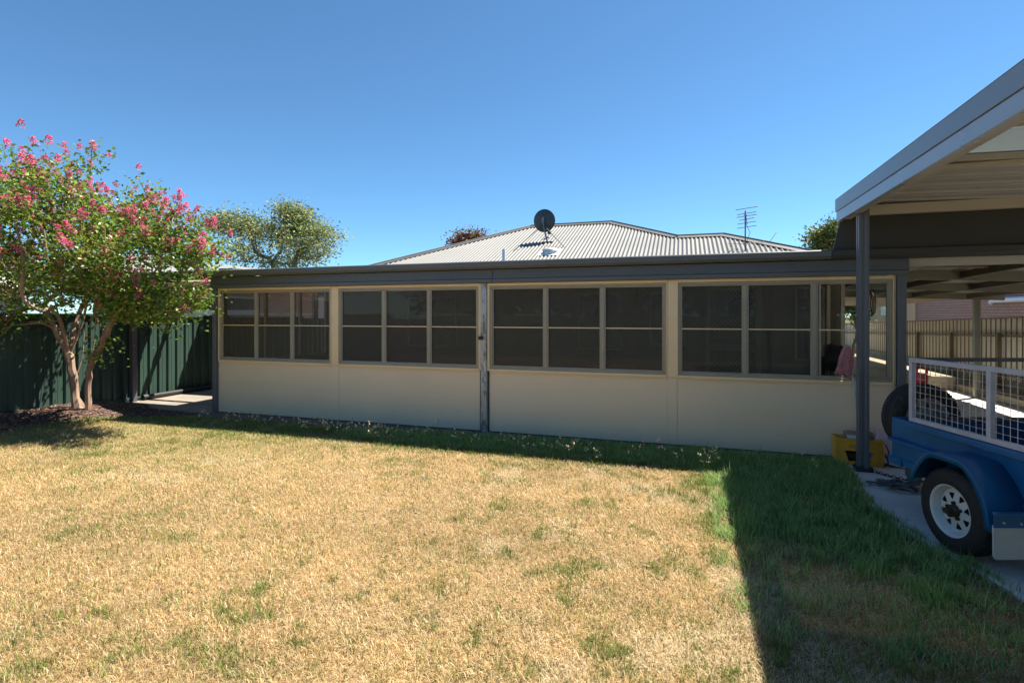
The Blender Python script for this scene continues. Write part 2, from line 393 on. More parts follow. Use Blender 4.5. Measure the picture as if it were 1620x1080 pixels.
# window bays
for i, (a_, b_) in enumerate(bays):
    fr = MB()
    z0, z1 = .862, 1.985; w = .03; yf = YW - .012
    fr.box(a_, yf, z0, b_, YW + .05, z0 + w); fr.box(a_, yf, z1 - w, b_, YW + .05, z1)
    fr.box(a_, yf, z0 + w, a_ + w, YW + .05, z1 - w); fr.box(b_ - w, yf, z0 + w, b_, YW + .05, z1 - w)
    n3 = (b_ - a_ - 2 * w) / 3
    ms = [a_ + w + n3, a_ + w + 2 * n3]
    for q in ms: fr.box(q - .02, yf + .004, z0 + w, q + .02, YW + .045, z1 - w)
    if i == 3: fr.box(ms[1] + .045, yf + .02, z0 + w, ms[1] + .07, YW + .04, z1 - w)
    F_ = P(fr, 'window', WFRAME, bevel=.004)
    cells = [(a_ + w, ms[0] - .02), (ms[0] + .02, ms[1] - .02), (ms[1] + .02, b_ - w)]
    gb = MB(); sb = MB(); gl = MB()
    for j, (c0, c1) in enumerate(cells):
        gb.box(c0, YW + .006, 1.417, c1, YW + .034, 1.431)
        s_ = .018
        sb.box(c0, YW + .0, z0 + w, c1, YW + .04, z0 + w + s_); sb.box(c0, YW + .0, z1 - w - s_, c1, YW + .04, z1 - w)
        sb.box(c0, YW + .0, z0 + w + s_, c0 + s_, YW + .04, z1 - w - s_); sb.box(c1 - s_, YW + .0, z0 + w + s_, c1, YW + .04, z1 - w - s_)
        tgt = gl
        q = [(c0 + s_, YW + .022, z0 + w + s_), (c1 - s_, YW + .022, z0 + w + s_), (c1 - s_, YW + .022, z1 - w - s_), (c0 + s_, YW + .022, z1 - w - s_)]
        if i == 3 and j == 2:
            P(MB().add(q, [(0, 1, 2, 3)]), 'clear_pane', GLASSC, F_, recalc=False)
        else: gl.add(q, [(0, 1, 2, 3)])
    P(gb, 'glazing_bar', CREAMF, F_); P(sb, 'sash', SCREENF, F_, bevel=.002)
    P(gl, 'pane', GLASS, F_, recalc=False)
    # cream surround and sill
    cr = MB(); yc = YW - .03
    cr.box(a_ - .012, yc, .83, a_ , YW + .04, 2.02); cr.box(b_, yc, .83, b_ + .012, YW + .04, 2.02)
    cr.box(a_, yc, 1.985, b_, YW + .04, 2.02); cr.box(a_, yc - .006, .83, b_, YW + .04, .862)
    P(cr, 'window_surround', CREAMF, bevel=.003)
for (x0, x1) in [(-5.018, -4.902), (-.178, -.062), (-7.205, -7.182), (2.182, 2.20)]:
    P(MB().box(x0, YW - .02, .832, x1, YW + .06, 2.02), 'wall_stud', CREAMF, bevel=.004)
    P(MB().box(x0, YW - .006, .015, x1, YW + .06, .83), 'panel_joint', CREAM, bevel=.003)
for (x0, x1) in [(-2.633, -2.612), (-2.518, -2.497)]:
    P(MB().box(x0, YW - .028, .835, x1, YW + .05, 2.02), 'jamb_strip', CREAMF, bevel=.003)
gp = P(MB().box(-2.608, YW - .045, .0, -2.522, YW + .05, 2.02), 'worn_post', GALV, bevel=.006)
tag(gp, label='worn galvanised post between the middle windows')
P(MB().box(-2.63, YW - .075, 1.255, -2.575, YW - .046, 1.30).box(-2.60, YW - .09, 1.262, -2.56, YW - .075, 1.29), 'post_bracket', BLACK, bevel=.004)
P(MB().box(-7.285, YW - .06, .0, -7.207, YW + .04, 2.05), 'corner_post', POSTM, bevel=.006)
P(MB().box(2.203, YW - .06, .018, 2.285, YW + .05, 2.2), 'corner_post', POSTM, bevel=.006)
# fascia, gutter
fb = MB().box(-7.30, 6.655, 2.075, -2.43, 6.70, 2.20).box(-2.425, 6.655, 2.075, 2.30, 6.70, 2.20)
for x in np.arange(-6.7, 2.2, .58): fb.lathe([(0, -.006), (.005, -.005), (.007, 0)], c=(float(x), 6.655, 2.12), axis='y', n=6)
P(fb, 'fascia', FASCIA, bevel=.003)
P(MB().box(-7.30, 6.64, 2.022, -2.43, 6.70, 2.073).box(-2.425, 6.64, 2.022, 2.30, 6.70, 2.073), 'fascia_trim', GUTTER, bevel=.004)
gp_ = [(6.66, 2.205), (6.575, 2.205), (6.548, 2.235), (6.548, 2.292), (6.562, 2.305), (6.575, 2.295), (6.575, 2.28), (6.66, 2.28)]
P(MB().prism(gp_, 'x', -7.33, 1.55), 'gutter', GUTTER, bevel=.002)
# sunroom roof, ceiling, side walls
P(MB().sheet((-7.24, 6.66, 2.27), (9.5, 0, 0), (0, 2.9, .10), (0, 0, 1), .19, [(0, 0), (.35, 0), (.42, .025), (.58, .025), (.65, 0)]), 'verandah_roof', ROOFM, recalc=False)
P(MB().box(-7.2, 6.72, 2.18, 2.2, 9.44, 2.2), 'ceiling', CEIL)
for (x0, x1) in [(-7.20, -7.15), (2.15, 2.20)]:
    w_ = MB().box(x0, 6.80, .0, x1, 9.44, .80)
    for y in (6.80, 7.70, 8.6, 9.38): w_.box(x0, y, .8, x1, y + .05, 2.05)
    w_.box(x0, 6.85, 2.05, x1, 9.38, 2.18)
    P(w_, 'side_wall', CREAM, bevel=.002)
# house rear wall (verandah back wall) and body
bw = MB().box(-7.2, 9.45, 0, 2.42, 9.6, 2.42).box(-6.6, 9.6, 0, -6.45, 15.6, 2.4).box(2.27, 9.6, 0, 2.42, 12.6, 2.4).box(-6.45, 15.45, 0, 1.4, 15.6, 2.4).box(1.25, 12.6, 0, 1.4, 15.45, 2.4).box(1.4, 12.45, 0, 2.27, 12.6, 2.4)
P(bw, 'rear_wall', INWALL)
# security door on back wall
D = P(MB().box(.36, 9.40, .03, .44, 9.448, 2.08).box(1.14, 9.40, .03, 1.22, 9.448, 2.08).box(.44, 9.40, 2.0, 1.14, 9.448, 2.08).box(.44, 9.41, 1.0, 1.14, 9.44, 1.1), 'security_door', SCREENF)
mb = MB()
for k in range(60):
    z = -.65 + k * .07
    for sg in (1, -1):
        p0 = [.44, z] if sg > 0 else [1.14, z]; p1 = [1.14, z + .7] if sg > 0 else [.44, z + .7]
        # clip in z
        def cl(pa, pb, lo, hi):
            (xa, za), (xb, zb) = pa, pb
            if zb < lo or za > hi: return None
            if za < lo: t = (lo - za) / (zb - za); xa, za = xa + (xb - xa) * t, lo
            if zb > hi: t = (hi - za) / (zb - za); xb, zb = xa + (xb - xa) * t, hi
            return (xa, za), (xb, zb)
        c_ = cl(p0, p1, .05, 1.99)
        if c_ and c_[1][1] - c_[0][1] > .03: mb.bar((c_[0][0], 9.425 + .004 * sg, c_[0][1]), (c_[1][0], 9.425 + .004 * sg, c_[1][1]), .005, .006, up=(0, 1, 0))
P(mb, 'door_grille', SCREENF, D); P(MB().box(.44, 9.436, .05, 1.14, 9.446, 1.99), 'door_leaf', DARKG, D)
for (x0, x1, z0, z1) in [(-1.75, -1.05, 1.0, 1.95), (-.5, .0, 1.1, 1.95), (1.75, 2.1, .9, 2.0), (-5.2, -4.2, 1.0, 1.9)]:
    W_ = P(MB().box(x0 - .04, 9.42, z0 - .04, x1 + .04, 9.448, z0).box(x0 - .04, 9.42, z1, x1 + .04, 9.448, z1 + .04).box(x0 - .04, 9.42, z0, x0, 9.448, z1).box(x1, 9.42, z0, x1 + .04, 9.448, z1).box((x0 + x1) / 2 - .015, 9.42, z0, (x0 + x1) / 2 + .015, 9.446, z1), 'inner_window', WFRAME)
    P(MB().box(x0, 9.436, z0, x1, 9.444, z1), 'pane', DARKG, W_)

# main hip roof
pit = .0762; tanp = .4142
def roof_z(y): return 2.45 + (y - 9.4) * tanp
def ytop(x):
    if x < -3.57: return 9.4 + (x + 6.73)
    if x < -1.587: return 12.56
    if x < -.09: return 12.56 - (x + 1.587)
    if x < .77: return 11.07
    return 11.07 - (x - .77)
mb = MB(); xsr = np.arange(-6.73, 2.44, pit / 6); cosn, sinn = math.cos(math.atan(tanp)), math.sin(math.atan(tanp))
for x in xsr:
    h = .0125 * math.sin(2 * math.pi * x / pit); yt = max(ytop(float(x)), 9.36)
    for y in (9.34, yt): mb.v.append((float(x), y - sinn * h, roof_z(y) + cosn * h))
for i in range(len(xsr) - 1): mb.f.append((2 * i, 2 * i + 2, 2 * i + 3, 2 * i + 1))
RF = P(mb, 'roof', ROOFM, recalc=False, smooth=False)
RF.data.polygons.foreach_set('use_smooth', [True] * len(RF.data.polygons))
zr, zs2 = roof_z(12.56), roof_z(11.07)
e = 2.44
P(MB().add([(-6.73, 9.4, 2.45), (-3.57, 12.56, zr), (-6.73, 15.72, 2.45), (-1.587, 12.56, zr), (1.573, 15.72, 2.45), (1.573, 9.4, 2.43),
            (-.09, 11.07, zs2), (.77, 11.07, zs2), (2.44, 12.74, e), (.6, 12.74, e), (2.44, 9.4, e)],
           [(0, 1, 2), (1, 3, 4, 2), (3, 5, 4), (6, 7, 8, 9), (7, 10, 8)]), 'roof_back', ROOFM)
cap = MB()
for p_, q_ in [((-6.73, 9.4), (-3.57, 12.56)), ((-3.57, 12.56), (-1.587, 12.56)), ((-1.587, 12.56), (-.09, 11.07)), ((-.09, 11.07), (.77, 11.07)), ((.77, 11.07), (2.44, 9.4))]:
    A = Vector((p_[0], p_[1], roof_z(p_[1]) + .03)); B = Vector((q_[0], q_[1], roof_z(q_[1]) + .03))
    d = (B - A).normalized()
    # front wing lies on the front plane, the other one on the adjacent plane
    nf = Vector((0, -sinn, cosn)); wf = nf.cross(d).normalized()
    if wf.y > 0: wf = -wf
    if wf.z > 0: wf = -wf
    side = Vector((-(d.y), d.x, 0)).normalized()
    if side.y < 0: side = -side
    wb = (side - Vector((0, 0, .42))).normalized()
    cap.add([A, B, B + wf * .13 - nf * .008, A + wf * .13 - nf * .008, A + wb * .13, B + wb * .13], [(0, 1, 2, 3), (1, 0, 4, 5)])
    cap.tube([A + Vector((0, 0, .006)), B + Vector((0, 0, .006))], .016, 6)
P(cap, 'ridge_cap', ROOFCAP, recalc=False)
# vent pipe and roof vent
def on_roof(x, y): return (x, y, roof_z(y))
P(MB().tube([(-3.3, 9.7, 2.5), (-3.3, 9.7, 2.86)], .032, 12), 'vent_pipe', PIPEW, smooth=True)

# satellite dish
def roofpt(px, py):
    c, s = math.cos(R(17.9)), math.sin(R(17.9)); r = (px - 810) / 835; u = (497 - py) / 835
    dx, dy = r * c - s, r * s + c; t = (2.45 - 9.4 * tanp - 1.6) / (u - dy * tanp); return Vector((dx * t, dy * t, 1.6 + u * t))
base = roofpt(866, 384)
S = thing('satellite_dish', tuple(base), 'round dark satellite dish on a thin tripod on the pale house roof', 'satellite dish')
dc = base + Vector((-.10, .12, .50))
Rd = .245; prof = [(0.0, .055)] + [(Rd * k / 8, .055 * (1 - (k / 8) ** 2)) for k in range(1, 9)] + [(Rd, .0)] + [(Rd + .006, -.006)] + [(Rd * k / 8, .055 * (1 - (k / 8) ** 2) - .012) for k in range(8, 0, -1)] + [(0, .043)]
mb = MB().lathe(prof, n=48); 
nrm = Vector((.12, 1, .12)).normalized(); q = (-nrm).to_track_quat('Z', 'Y')
mb.v = [tuple(dc + q @ Vector(v)) for v in mb.v]
mb.build('reflector', DISHM, S, smooth=True)
bk = dc - nrm * .07
mb = MB().tube([base, bk + Vector((.02, -.02, -.14)), bk], .018, 8).tube([bk, bk + Vector((0, .0, .08))], .022, 8).box(bk.x - .03, bk.y - .02, bk.z - .05, bk.x + .03, bk.y + .04, bk.z + .05)
mb.build('mast', STEELG, S, smooth=True)
for px, py in ((812, 397), (893, 391)):
    MB().tube([bk + Vector((0, 0, -.09)), roofpt(px, py)], .008, 6).build('stay', DISHM, S)
lp = base + Vector((0, 0, 0))
MB().box(base.x - .13, base.y - .02, base.z - .01, base.x + .13, base.y + .02, base.z + .025).build('foot', DISHM, S)
MB().tube([dc + nrm * .02 - Vector((0, 0, .2)), dc + nrm * .3 - Vector((0, 0, .22))], .009, 6).box(dc.x + nrm.x * .3 - .03, dc.y + .28, dc.z - .25, dc.x + nrm.x * .3 + .03, dc.y + .36, dc.z - .18).build('feed_arm', DISHM, S)
# low roof vent
vb = roofpt(870, 400)
V = thing('roof_vent', tuple(vb), 'low silver dome vent below the satellite dish on the roof', 'roof vent')
MB().lathe([(0, .10), (.09, .095), (.14, .07), (.155, .05), (.155, .03), (.12, .01), (.12, -.03)], c=tuple(vb), n=28).build('vent_dome', VENTM, V, smooth=True)
MB().add([(vb.x - .2, vb.y - .2, roof_z(vb.y - .2) + .014), (vb.x + .2, vb.y - .2, roof_z(vb.y - .2) + .014), (vb.x + .2, vb.y + .2, roof_z(vb.y + .2) + .014), (vb.x - .2, vb.y + .2, roof_z(vb.y + .2) + .014)], [(0, 1, 2, 3)]).build('vent_flashing', WHITE, V)
# tv antenna
ab = roofpt(1179, 397)
A_ = thing('television_antenna', tuple(ab), 'thin pole aerial with short crossbars on the lower roof', 'antenna')
top = ab + Vector((0, 0, .70))
MB().tube([ab, top], .012, 6).build('mast', STEELD, A_)
MB().tube([top + Vector((-.04, -.25, -.1)), top + Vector((.06, .35, -.02))], .009, 6).tube([top + Vector((0, 0, -.02)), top + Vector((.05, .2, -.2))], .006, 6).build('boom', STEELD, A_)
mb = MB()
for k, (dz, w) in enumerate([(.0, .17), (-.07, .15), (-.10, .16), (-.14, .12), (-.19, .15), (-.25, .16)]):
    c0 = top + Vector((.0 + .01 * k, -.2 + .09 * k, dz)); mb.tube([c0 + Vector((-w, .02, -.01)), c0 + Vector((w, -.02, .02))], .006, 5)
mb.build('crossbar', STEELD, A_)
mb = MB().tube([top + Vector((0, 0, -.2)), top + Vector((.08, .02, -.38)), top + Vector((.02, .0, -.55)), ab + Vector((.02, .0, .08))], .004, 5); mb.build('cable', BLACK, A_)
MB().tube([ab + Vector((0, 0, .12)), roofpt(1215, 383) + Vector((0, 0, .02))], .005, 5).tube([ab + Vector((0, 0, .12)), roofpt(1150, 385)], .005, 5).build('stay_wire', STEELD, A_)
MB().tube([roofpt(1213, 389), roofpt(1228, 377) + Vector((0, 0, .10))], .008, 5).build('short_rod', STEELD, A_)

# ------------------------------------------------------------------ low side verandah to the right of the house
SV = thing('side_verandah', (4, 9, 0), 'low skillion verandah with khaki beams filling the gap between house and cream fence', 'verandah')
def sz(x, y): return 2.24 - .025 * (y - 6.7) - .035 * (x - 2.26)
def PS(mb, name, mat, parent=None, **k): return mb.build(name, mat, parent or SV, **k)
X0, X1, Y0, Y1 = 2.30, 5.74, 6.70, 20.0
PS(MB().sheet((X0, Y0, sz(X0, Y0) + .01), (0, Y1 - Y0, -.025 * (Y1 - Y0)), (X1 - X0, 0, -.035 * (X1 - X0)), (0, 0, 1), .19, [(0, 0), (.35, 0), (.42, .025), (.58, .025), (.65, 0)]), 'roof_sheet', UNDER2, recalc=False)
for y in (8.3, 10.1, 12.25):
    PS(MB().bar((X0, y, sz(X0, y) - .06), (X1, y, sz(X1, y) - .06), .05, .12), 'beam', STEELC)
for x in (2.56, 3.43, 4.30, 5.17):
    mb = MB()
    for a_, b_ in ((6.9, 8.27), (8.33, 10.07), (10.13, 12.22)): mb.bar((x, a_, sz(x, a_) - .055), (x, b_, sz(x, b_) - .055), .045, .09)
    PS(mb, 'purlin', STEELD)
for y in (6.95, 7.25, 7.6): PS(MB().bar((X0, y, sz(X0, y) - .02), (X1 - .02, y, sz(X1, y) - .02), .04, .035), 'batten', STEELC)
PS(MB().box(2.31, 6.705, 2.115, X1, 6.74, 2.205), 'front_strip', UNDER2)
PS(MB().box(5.27, 12.2, .018, 5.36, 12.29, 1.97), 'post', STEELC, bevel=.005)
PS(MB().prism(gp_, 'x', 1.552, 5.7), 'gutter', DARKSH)

# ------------------------------------------------------------------ carport
K = thing('carport', (3.6, 2.0, 0), 'slate grey steel carport with ribbed roof and clear roof sheet over the trailer', 'carport')
def PK(mb, name, mat, parent=None, **k): return mb.build(name, mat, parent or K, **k)
KX0, KX1, KY0, KY1 = 1.60, 5.7, -3.2, 6.63
PK(MB().box(KX0, KY0, 2.722, KX0 + .03, KY1, 2.855).box(KX0, KY0, 2.855, KX0 + .14, KY1, 2.862), 'upper_fascia', CARF, bevel=.003)
PK(MB().box(KX0 + .008, KY0, 2.612, KX0 + .055, KY1 - .02, 2.719), 'lower_fascia', CARF2, bevel=.003)
def kz(x): return 2.80 - .027 * (x - 1.6)
rib = [(0, 0), (.30, 0), (.36, .042), (.50, .042), (.56, 0), (.76, 0), (.78, .010), (.82, .010), (.84, 0)]
def ksheet(ya, yb, mat, name, prof=rib, pitch=.34):
    PK(MB().sheet((KX0 + .06, ya, kz(KX0 + .06)), (0, yb - ya, 0), (KX1 - KX0 - .06, 0, -.027 * (KX1 - KX0 - .06)), (0, 0, 1), pitch, prof), name, mat, recalc=False)
ksheet(KY0, 4.16, UNDER, 'roof_sheet'); ksheet(4.94, KY1 - .02, UNDER, 'roof_sheet')
m, nt, N, L, p = nodes_of('clear_roof_sheet')
tr = N.new('ShaderNodeBsdfTranslucent'); tr.inputs[0].default_value = (.07, .09, .09, 1)
tp = N.new('ShaderNodeBsdfTransparent'); tp.inputs[0].default_value = (.8, .88, .88, 1)
mx = N.new('ShaderNodeMixShader'); mx.inputs[0].default_value = .25
p.inputs['Base Color'].default_value = (.15, .18, .18, 1); p.inputs['Roughness'].default_value = .35
m2 = N.new('ShaderNodeMixShader'); m2.inputs[0].default_value = .45
L.new(p.outputs[0], mx.inputs[1]); L.new(tr.outputs[0], mx.inputs[2]); L.new(mx.outputs[0], m2.inputs[1]); L.new(tp.outputs[0], m2.inputs[2]); mx.inputs[0].default_value = .3
m2.inputs[0].default_value = .03
L.new(m2.outputs[0], N['Material Output'].inputs[0])
PK(MB().bar((KX0 + .08, 4.15, kz(KX0 + .08) + .032), (KX1, 4.15, kz(KX1) + .032), .02, .07).bar((KX0 + .08, 4.95, kz(KX0 + .08) + .032), (KX1, 4.95, kz(KX1) + .032), .02, .07), 'sheet_flashing', UNDER2)
ksheet(4.12, 4.98, m, 'clear_roof_sheet', [(0, .050), (.25, .060), (.5, .050), (.75, .040)], .06)
PK(MB().box(KX0 + .06, 6.52, 2.66, KX1, 6.60, 2.765), 'end_beam', UNDER2, bevel=.004)
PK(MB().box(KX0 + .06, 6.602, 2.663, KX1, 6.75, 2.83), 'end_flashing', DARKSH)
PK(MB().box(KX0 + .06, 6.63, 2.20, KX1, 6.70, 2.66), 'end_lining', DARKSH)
for y in (5.02,):
    PK(MB().box(KX0 + .06, y - .02, 2.70, KX1, y + .02, 2.735) if y < 4.5 else MB().box(KX0 + .06, y - .03, 2.745, KX1, y + .03, 2.775), 'roof_batten', UNDER2)
PK(MB().box(KX0 + .06, KY0, 2.62, KX0 + .12, 6.5, 2.79), 'edge_beam', UNDER, bevel=.003)
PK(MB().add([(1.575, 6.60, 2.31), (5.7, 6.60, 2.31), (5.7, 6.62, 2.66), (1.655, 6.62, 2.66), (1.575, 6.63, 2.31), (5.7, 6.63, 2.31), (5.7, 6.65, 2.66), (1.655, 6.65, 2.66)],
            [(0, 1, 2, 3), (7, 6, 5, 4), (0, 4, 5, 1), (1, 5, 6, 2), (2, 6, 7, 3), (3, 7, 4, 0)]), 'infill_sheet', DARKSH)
def kpost(x, y, h):
    w = .046; g_ = .007
    pr = []
    for sx, sy in ((-1, -1), (1, -1), (1, 1), (-1, 1)): pass
    # square tube with a shallow groove down each face
    side = [(-w, -w), (-.016, -w), (-.013, -w + g_), (.013, -w + g_), (.016, -w)]
    poly = []
    for k in range(4):
        t = k * math.pi / 2
        for (a_, b_) in side: poly.append((x + a_ * math.cos(t) - b_ * math.sin(t), y + a_ * math.sin(t) + b_ * math.cos(t)))
    P_ = PK(MB().prism(poly, 'z', .022, h), 'post', POSTM, bevel=.002)
    PK(MB().box(x - .075, y - .06, .022, x + .075, y + .06, .03), 'base_plate', RUST, P_)
kpost(1.735, 6.17, 2.66); kpost(1.735, 1.2, 2.66); kpost(5.6, 6.3, 2.6); kpost(5.6, 1.2, 2.6)

# ------------------------------------------------------------------ green fence on the left
GF = thing('green_fence', (-9.62, 4, 0), 'tall dark green ribbed steel fence behind the crepe myrtle', 'fence')
yy = -2.6
while yy < 14:
    y1 = yy + 2.38; zt = 1.60 - .018 * max(0, yy - 5)
    mb = MB().sheet((-9.62, yy + .03, .03), (0, 2.32, 0), (0, 0, zt - .06), (1, 0, 0), .19,
                    [(0, 0), (.28, 0), (.36, .032), (.56, .032), (.64, 0), (.8, 0), (.82, .004), (.86, .004), (.88, 0)])
    mb.build('fence_panel', GREENF, GF, recalc=False)
    MB().box(-9.64, yy - .03, .0, -9.58, yy + .028, zt).build('fence_post', GREENP, GF, bevel=.003)
    MB().box(-9.65, yy + .03, zt - .03, -9.57, y1 - .032, zt + .012).build('top_rail', GREENP, GF, bevel=.003)
    MB().box(-9.645, yy + .03, .03, -9.575, y1 - .032, .075).build('bottom_rail', GREENP, GF, bevel=.003)
    yy = y1
# back fence behind the camera, seen only as a reflection in the windows
BFc = thing('rear_fence', (-2, -5.5, 0), 'green steel fence closing the yard opposite the house, reflected in the windows', 'fence')
MB().sheet((-9.6, -5.5, 0), (17, 0, 0), (0, 0, 1.55), (0, 1, 0), .19, [(0, 0), (.28, 0), (.36, .032), (.56, .032), (.64, 0)]).build('fence_panel', M('pale_green_fence', (.16, .22, .15), .5), BFc, recalc=False)

RH = thing('reflection_hedge', (-1, -7, 0), 'added unseen hedge beyond the rear fence, darkening the window reflections', 'hedge')  # out of view, added so the panes mirror something dark above the fence
# patio roof between house and fence
PR = thing('patio_roof', (-8.4, 9, 0), 'dark flat patio roof between the house and the green fence', 'patio roof')
MB().box(-9.50, 7.02, 2.20, -7.34, 7.08, 2.35).build('front_beam', DARKSH, PR, bevel=.003)
MB().box(-9.50, 7.085, 2.26, -7.3, 7.85, 2.29).build('roof_sheet', EAVE, PR)
MB().box(-9.50, 8.85, 2.26, -7.3, 14, 2.29).build('roof_sheet', EAVE, PR)
MB().box(-9.50, 7.6, 2.14, -7.34, 7.66, 2.21).build('second_beam', EAVE, PR, bevel=.003)
MB().box(-9.50, 8.1, 2.10, -7.34, 8.16, 2.24).build('rear_beam', STEELD, PR, bevel=.003)
for x in (-9.47, -7.36): MB().box(x, 7.085, 2.21, x + .05, 14, 2.25).build('side_beam', STEELD, PR)
for y in (10.0, 12.0): MB().box(-9.42, y, 2.10, -7.37, y + .06, 2.20).build('rafter', STEELD, PR)
MB().box(-9.49, 6.93, .0, -9.40, 7.015, 2.35).build('post', DARKPOST, PR, bevel=.005)
MB().box(-9.49, 11.93, .0, -9.40, 12.015, 2.1).build('post', DARKPOST, PR, bevel=.005)
MB().box(-7.34, 6.85, 2.30, -7.05, 9.5, 2.36).build('box_gutter', GUTTER, PR)
# black pipe on ground by fence
mb = MB().tube([(-9.42, 7.15, .075), (-9.48, 8.4, .07), (-9.5, 10.2, .07)], .045, 14)
mb.lathe([(.030, 0), (.052, 0), (.052, .07), (.045, .07)], c=(-9.42, 7.13, .075), axis='y', n=16)
tag(mb.build('drain_pipe', BLACK, smooth=True), 'black plastic pipe lying on the patio concrete along the green fence', 'pipe')

# ------------------------------------------------------------------ cream fence on the right
CF = thing('cream_fence', (5.95, 10, 0), 'cream ribbed steel fence with a red brown cap beside the side path', 'fence')
def ztop(y): return 1.385 + (17.6 - y) * .0275
for (ya, yb) in [(-4, .2), (.2, 4.4), (4.4, 8.6), (8.6, 12.6), (12.6, 16.4), (16.4, 24)]:
    zt = (ztop(ya) + ztop(yb)) / 2
    mb = MB(); z0 = .30; n = int((yb - ya) / .17)
    for k in range(n):
        y = ya + k * (yb - ya) / n; w = (yb - ya) / n
        for (a_, b_, xa, xb) in [(0, .55, 0, 0), (.55, .65, 0, -.03), (.65, .9, -.03, -.03), (.9, 1, -.03, 0)]:
            y0_, y1_ = y + a_ * w, y + b_ * w
            mb.add([(5.95 + xa, y0_, z0), (5.95 + xb, y1_, z0), (5.95 + xb, y1_, ztop(y1_)), (5.95 + xa, y0_, ztop(y0_))], [(0, 1, 2, 3)])
    mb.build('fence_panel', FENCEC, CF, recalc=False)
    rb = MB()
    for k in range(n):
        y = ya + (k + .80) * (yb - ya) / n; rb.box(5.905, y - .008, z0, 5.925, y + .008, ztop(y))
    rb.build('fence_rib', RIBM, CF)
    MB().bar((5.94, ya, ztop(ya) + .01), (5.94, yb, ztop(yb) + .01), .07, .025).build('cap_strip', RED_CAP, CF)
    MB().bar((5.89, ya, ztop(ya) - .34), (5.89, yb, ztop(yb) - .34), .04, .04).build('fence_rail', RUSTRAIL, CF)
    MB().bar((5.89, ya, .42), (5.89, yb, .42), .04, .04).build('fence_rail', RUSTRAIL, CF)
for y in (2.0, 3.9, 5.8, 7.3, 9.1, 10.9, 12.6, 14.5, 16.3, 18.2): MB().box(5.80, y, .0, 5.865, y + .06, ztop(y) - .28).build('fence_post', RUSTRAIL, CF)
MB().box(5.42, 6.7, -.05, 5.90, 24, .16).box(4.5, 13.3, -.05, 5.42, 24, .30).build('ledge', PLINTH, CF, bevel=.01)
MB().box(5.90, -4, -.05, 6.10, 24, .34).build('plinth', PLINTH, CF, bevel=.01)

# ------------------------------------------------------------------ neighbours
NB = thing('brick_house', (9, 16, 0), 'brown brick neighbouring house beyond the cream fence', 'house')
MB().box(8.5, 2, 0, 8.7, 23.9, 3.1).build('brick_wall', BRICK, NB)
MB().box(8.45, 23.9, 0, 8.7, 30, 3.0).build('rendered_wall', RENDERB, NB)
MB().box(8.4, 26.4, 1.55, 8.445, 27.4, 2.25).build('window', DARKG, NB)
MB().box(8.42, 14.62, 0, 8.495, 14.70, 3.0).build('wall_joint', BLACK, NB)
MB().box(8.7, 2, 2.9, 14, 30, 3.0).box(8.0, 2, 3.0, 8.7, 30, 3.1).build('eave', EAVE, NB)
MB().add([(8.0, 2, 3.11), (8.0, 30, 3.11), (12, 26, 4.6), (12, 6, 4.6), (16, 2, 3.11), (16, 30, 3.11)], [(0, 1, 2, 3), (3, 2, 5, 4), (0, 3, 4), (1, 5, 2)]).build('roof', M('terracotta_roof', (.3, .15, .1), .8), NB)
dp = MB().tube([(8.42, 18.6, 1.93), (8.36, 18.4, 1.99), (8.36, 14.95, 2.00), (8.38, 14.85, 2.08), (8.40, 14.82, 3.0)], .075, 12)
tag(dp.build('downpipe', PIPEW, NB, smooth=True), label='white downpipe running along the brick wall')
NL = thing('peach_house', (-13, 12, 0), 'peach walled neighbouring house with a lattice window beyond the green fence', 'house')
wall = MB()
for k in range(12): wall.box(-12.05 - .004 * (k % 2), 8.2, .2 * k + .002, -12.3, 24, .2 * k + .198)
wall.build('wall', NEIGH, NL)
mb = MB()
W0, W1 = 10.35, 12.6
mb.box(-12.04, W0 - .05, .9, -11.99, W0, 2.1).box(-12.04, W1, .9, -11.99, W1 + .05, 2.1).box(-12.04, W0, 2.05, -11.99, W1, 2.1).box(-12.03, W0, 1.58, -12.0, W1, 1.72)
wn_ = mb.build('window', WHITE, NL)
mb = MB()
for k in range(-6, 30):
    y = W0 + k * .09
    for sg in (1, -1):
        ya, yb = (y, y + .33) if sg > 0 else (y + .33, y)
        if min(ya, yb) >= W0 and max(ya, yb) <= W1: mb.bar((-12.01, ya, 1.72), (-12.01, yb, 2.05), .012, .012)
mb.build('lattice', STEELG, NL); MB().box(-12.05, W0, .9, -12.042, W1, 2.05).build('window_glass', DARKG, NL)
MB().box(-12.6, 7.8, 2.38, -11.4, 24.5, 2.44).box(-11.40, 7.7, 2.38, -11.3, 24.5, 2.50).build('eave', EAVE, NL)
MB().add([(-11.3, 7.7, 2.5), (-11.3, 24.5, 2.5), (-15, 21, 3.3), (-15, 11, 3.3), (-19, 7.7, 2.5), (-19, 24.5, 2.5)], [(0, 1, 2, 3), (3, 2, 5, 4), (0, 3, 4), (1, 5, 2)]).build('roof', M('grey_tin', (.25, .24, .23), .5), NL)
MB().box(-12.035, 15.1, 1.0, -12.0, 16.2, 2.2).build('window', WHITE, NL)
for y in (9.15, 9.55): MB().tube([(-12.03, y, 0), (-12.03, y, 2.38)], .018, 6).build('wall_conduit', STEELD, NL)
def at0(px, py, d):
    c, s = math.cos(R(17.9)), math.sin(R(17.9)); r = (px - 810) / 835 * d; return (r * c - d * s, r * s + d * c, 1.6 + (497 - py) / 835 * d)
NW = thing('white_roofed_shed', (-15, 3, 0), 'shed with a pale sunlit low roof behind the flowering tree', 'shed')
MB().box(-18, -4, 0, -13.2, 7.4, 2.05).build('wall', WHITE, NW)
MB().sheet((-13.0, -4.3, 2.1), (0, 12, 0), (-5.2, 0, 1.35), (.25, 0, .96), .0762 * 2, [(0, -.01), (.25, 0), (.5, .01), (.75, 0)]).build('roof', WROOF, NW, recalc=False)
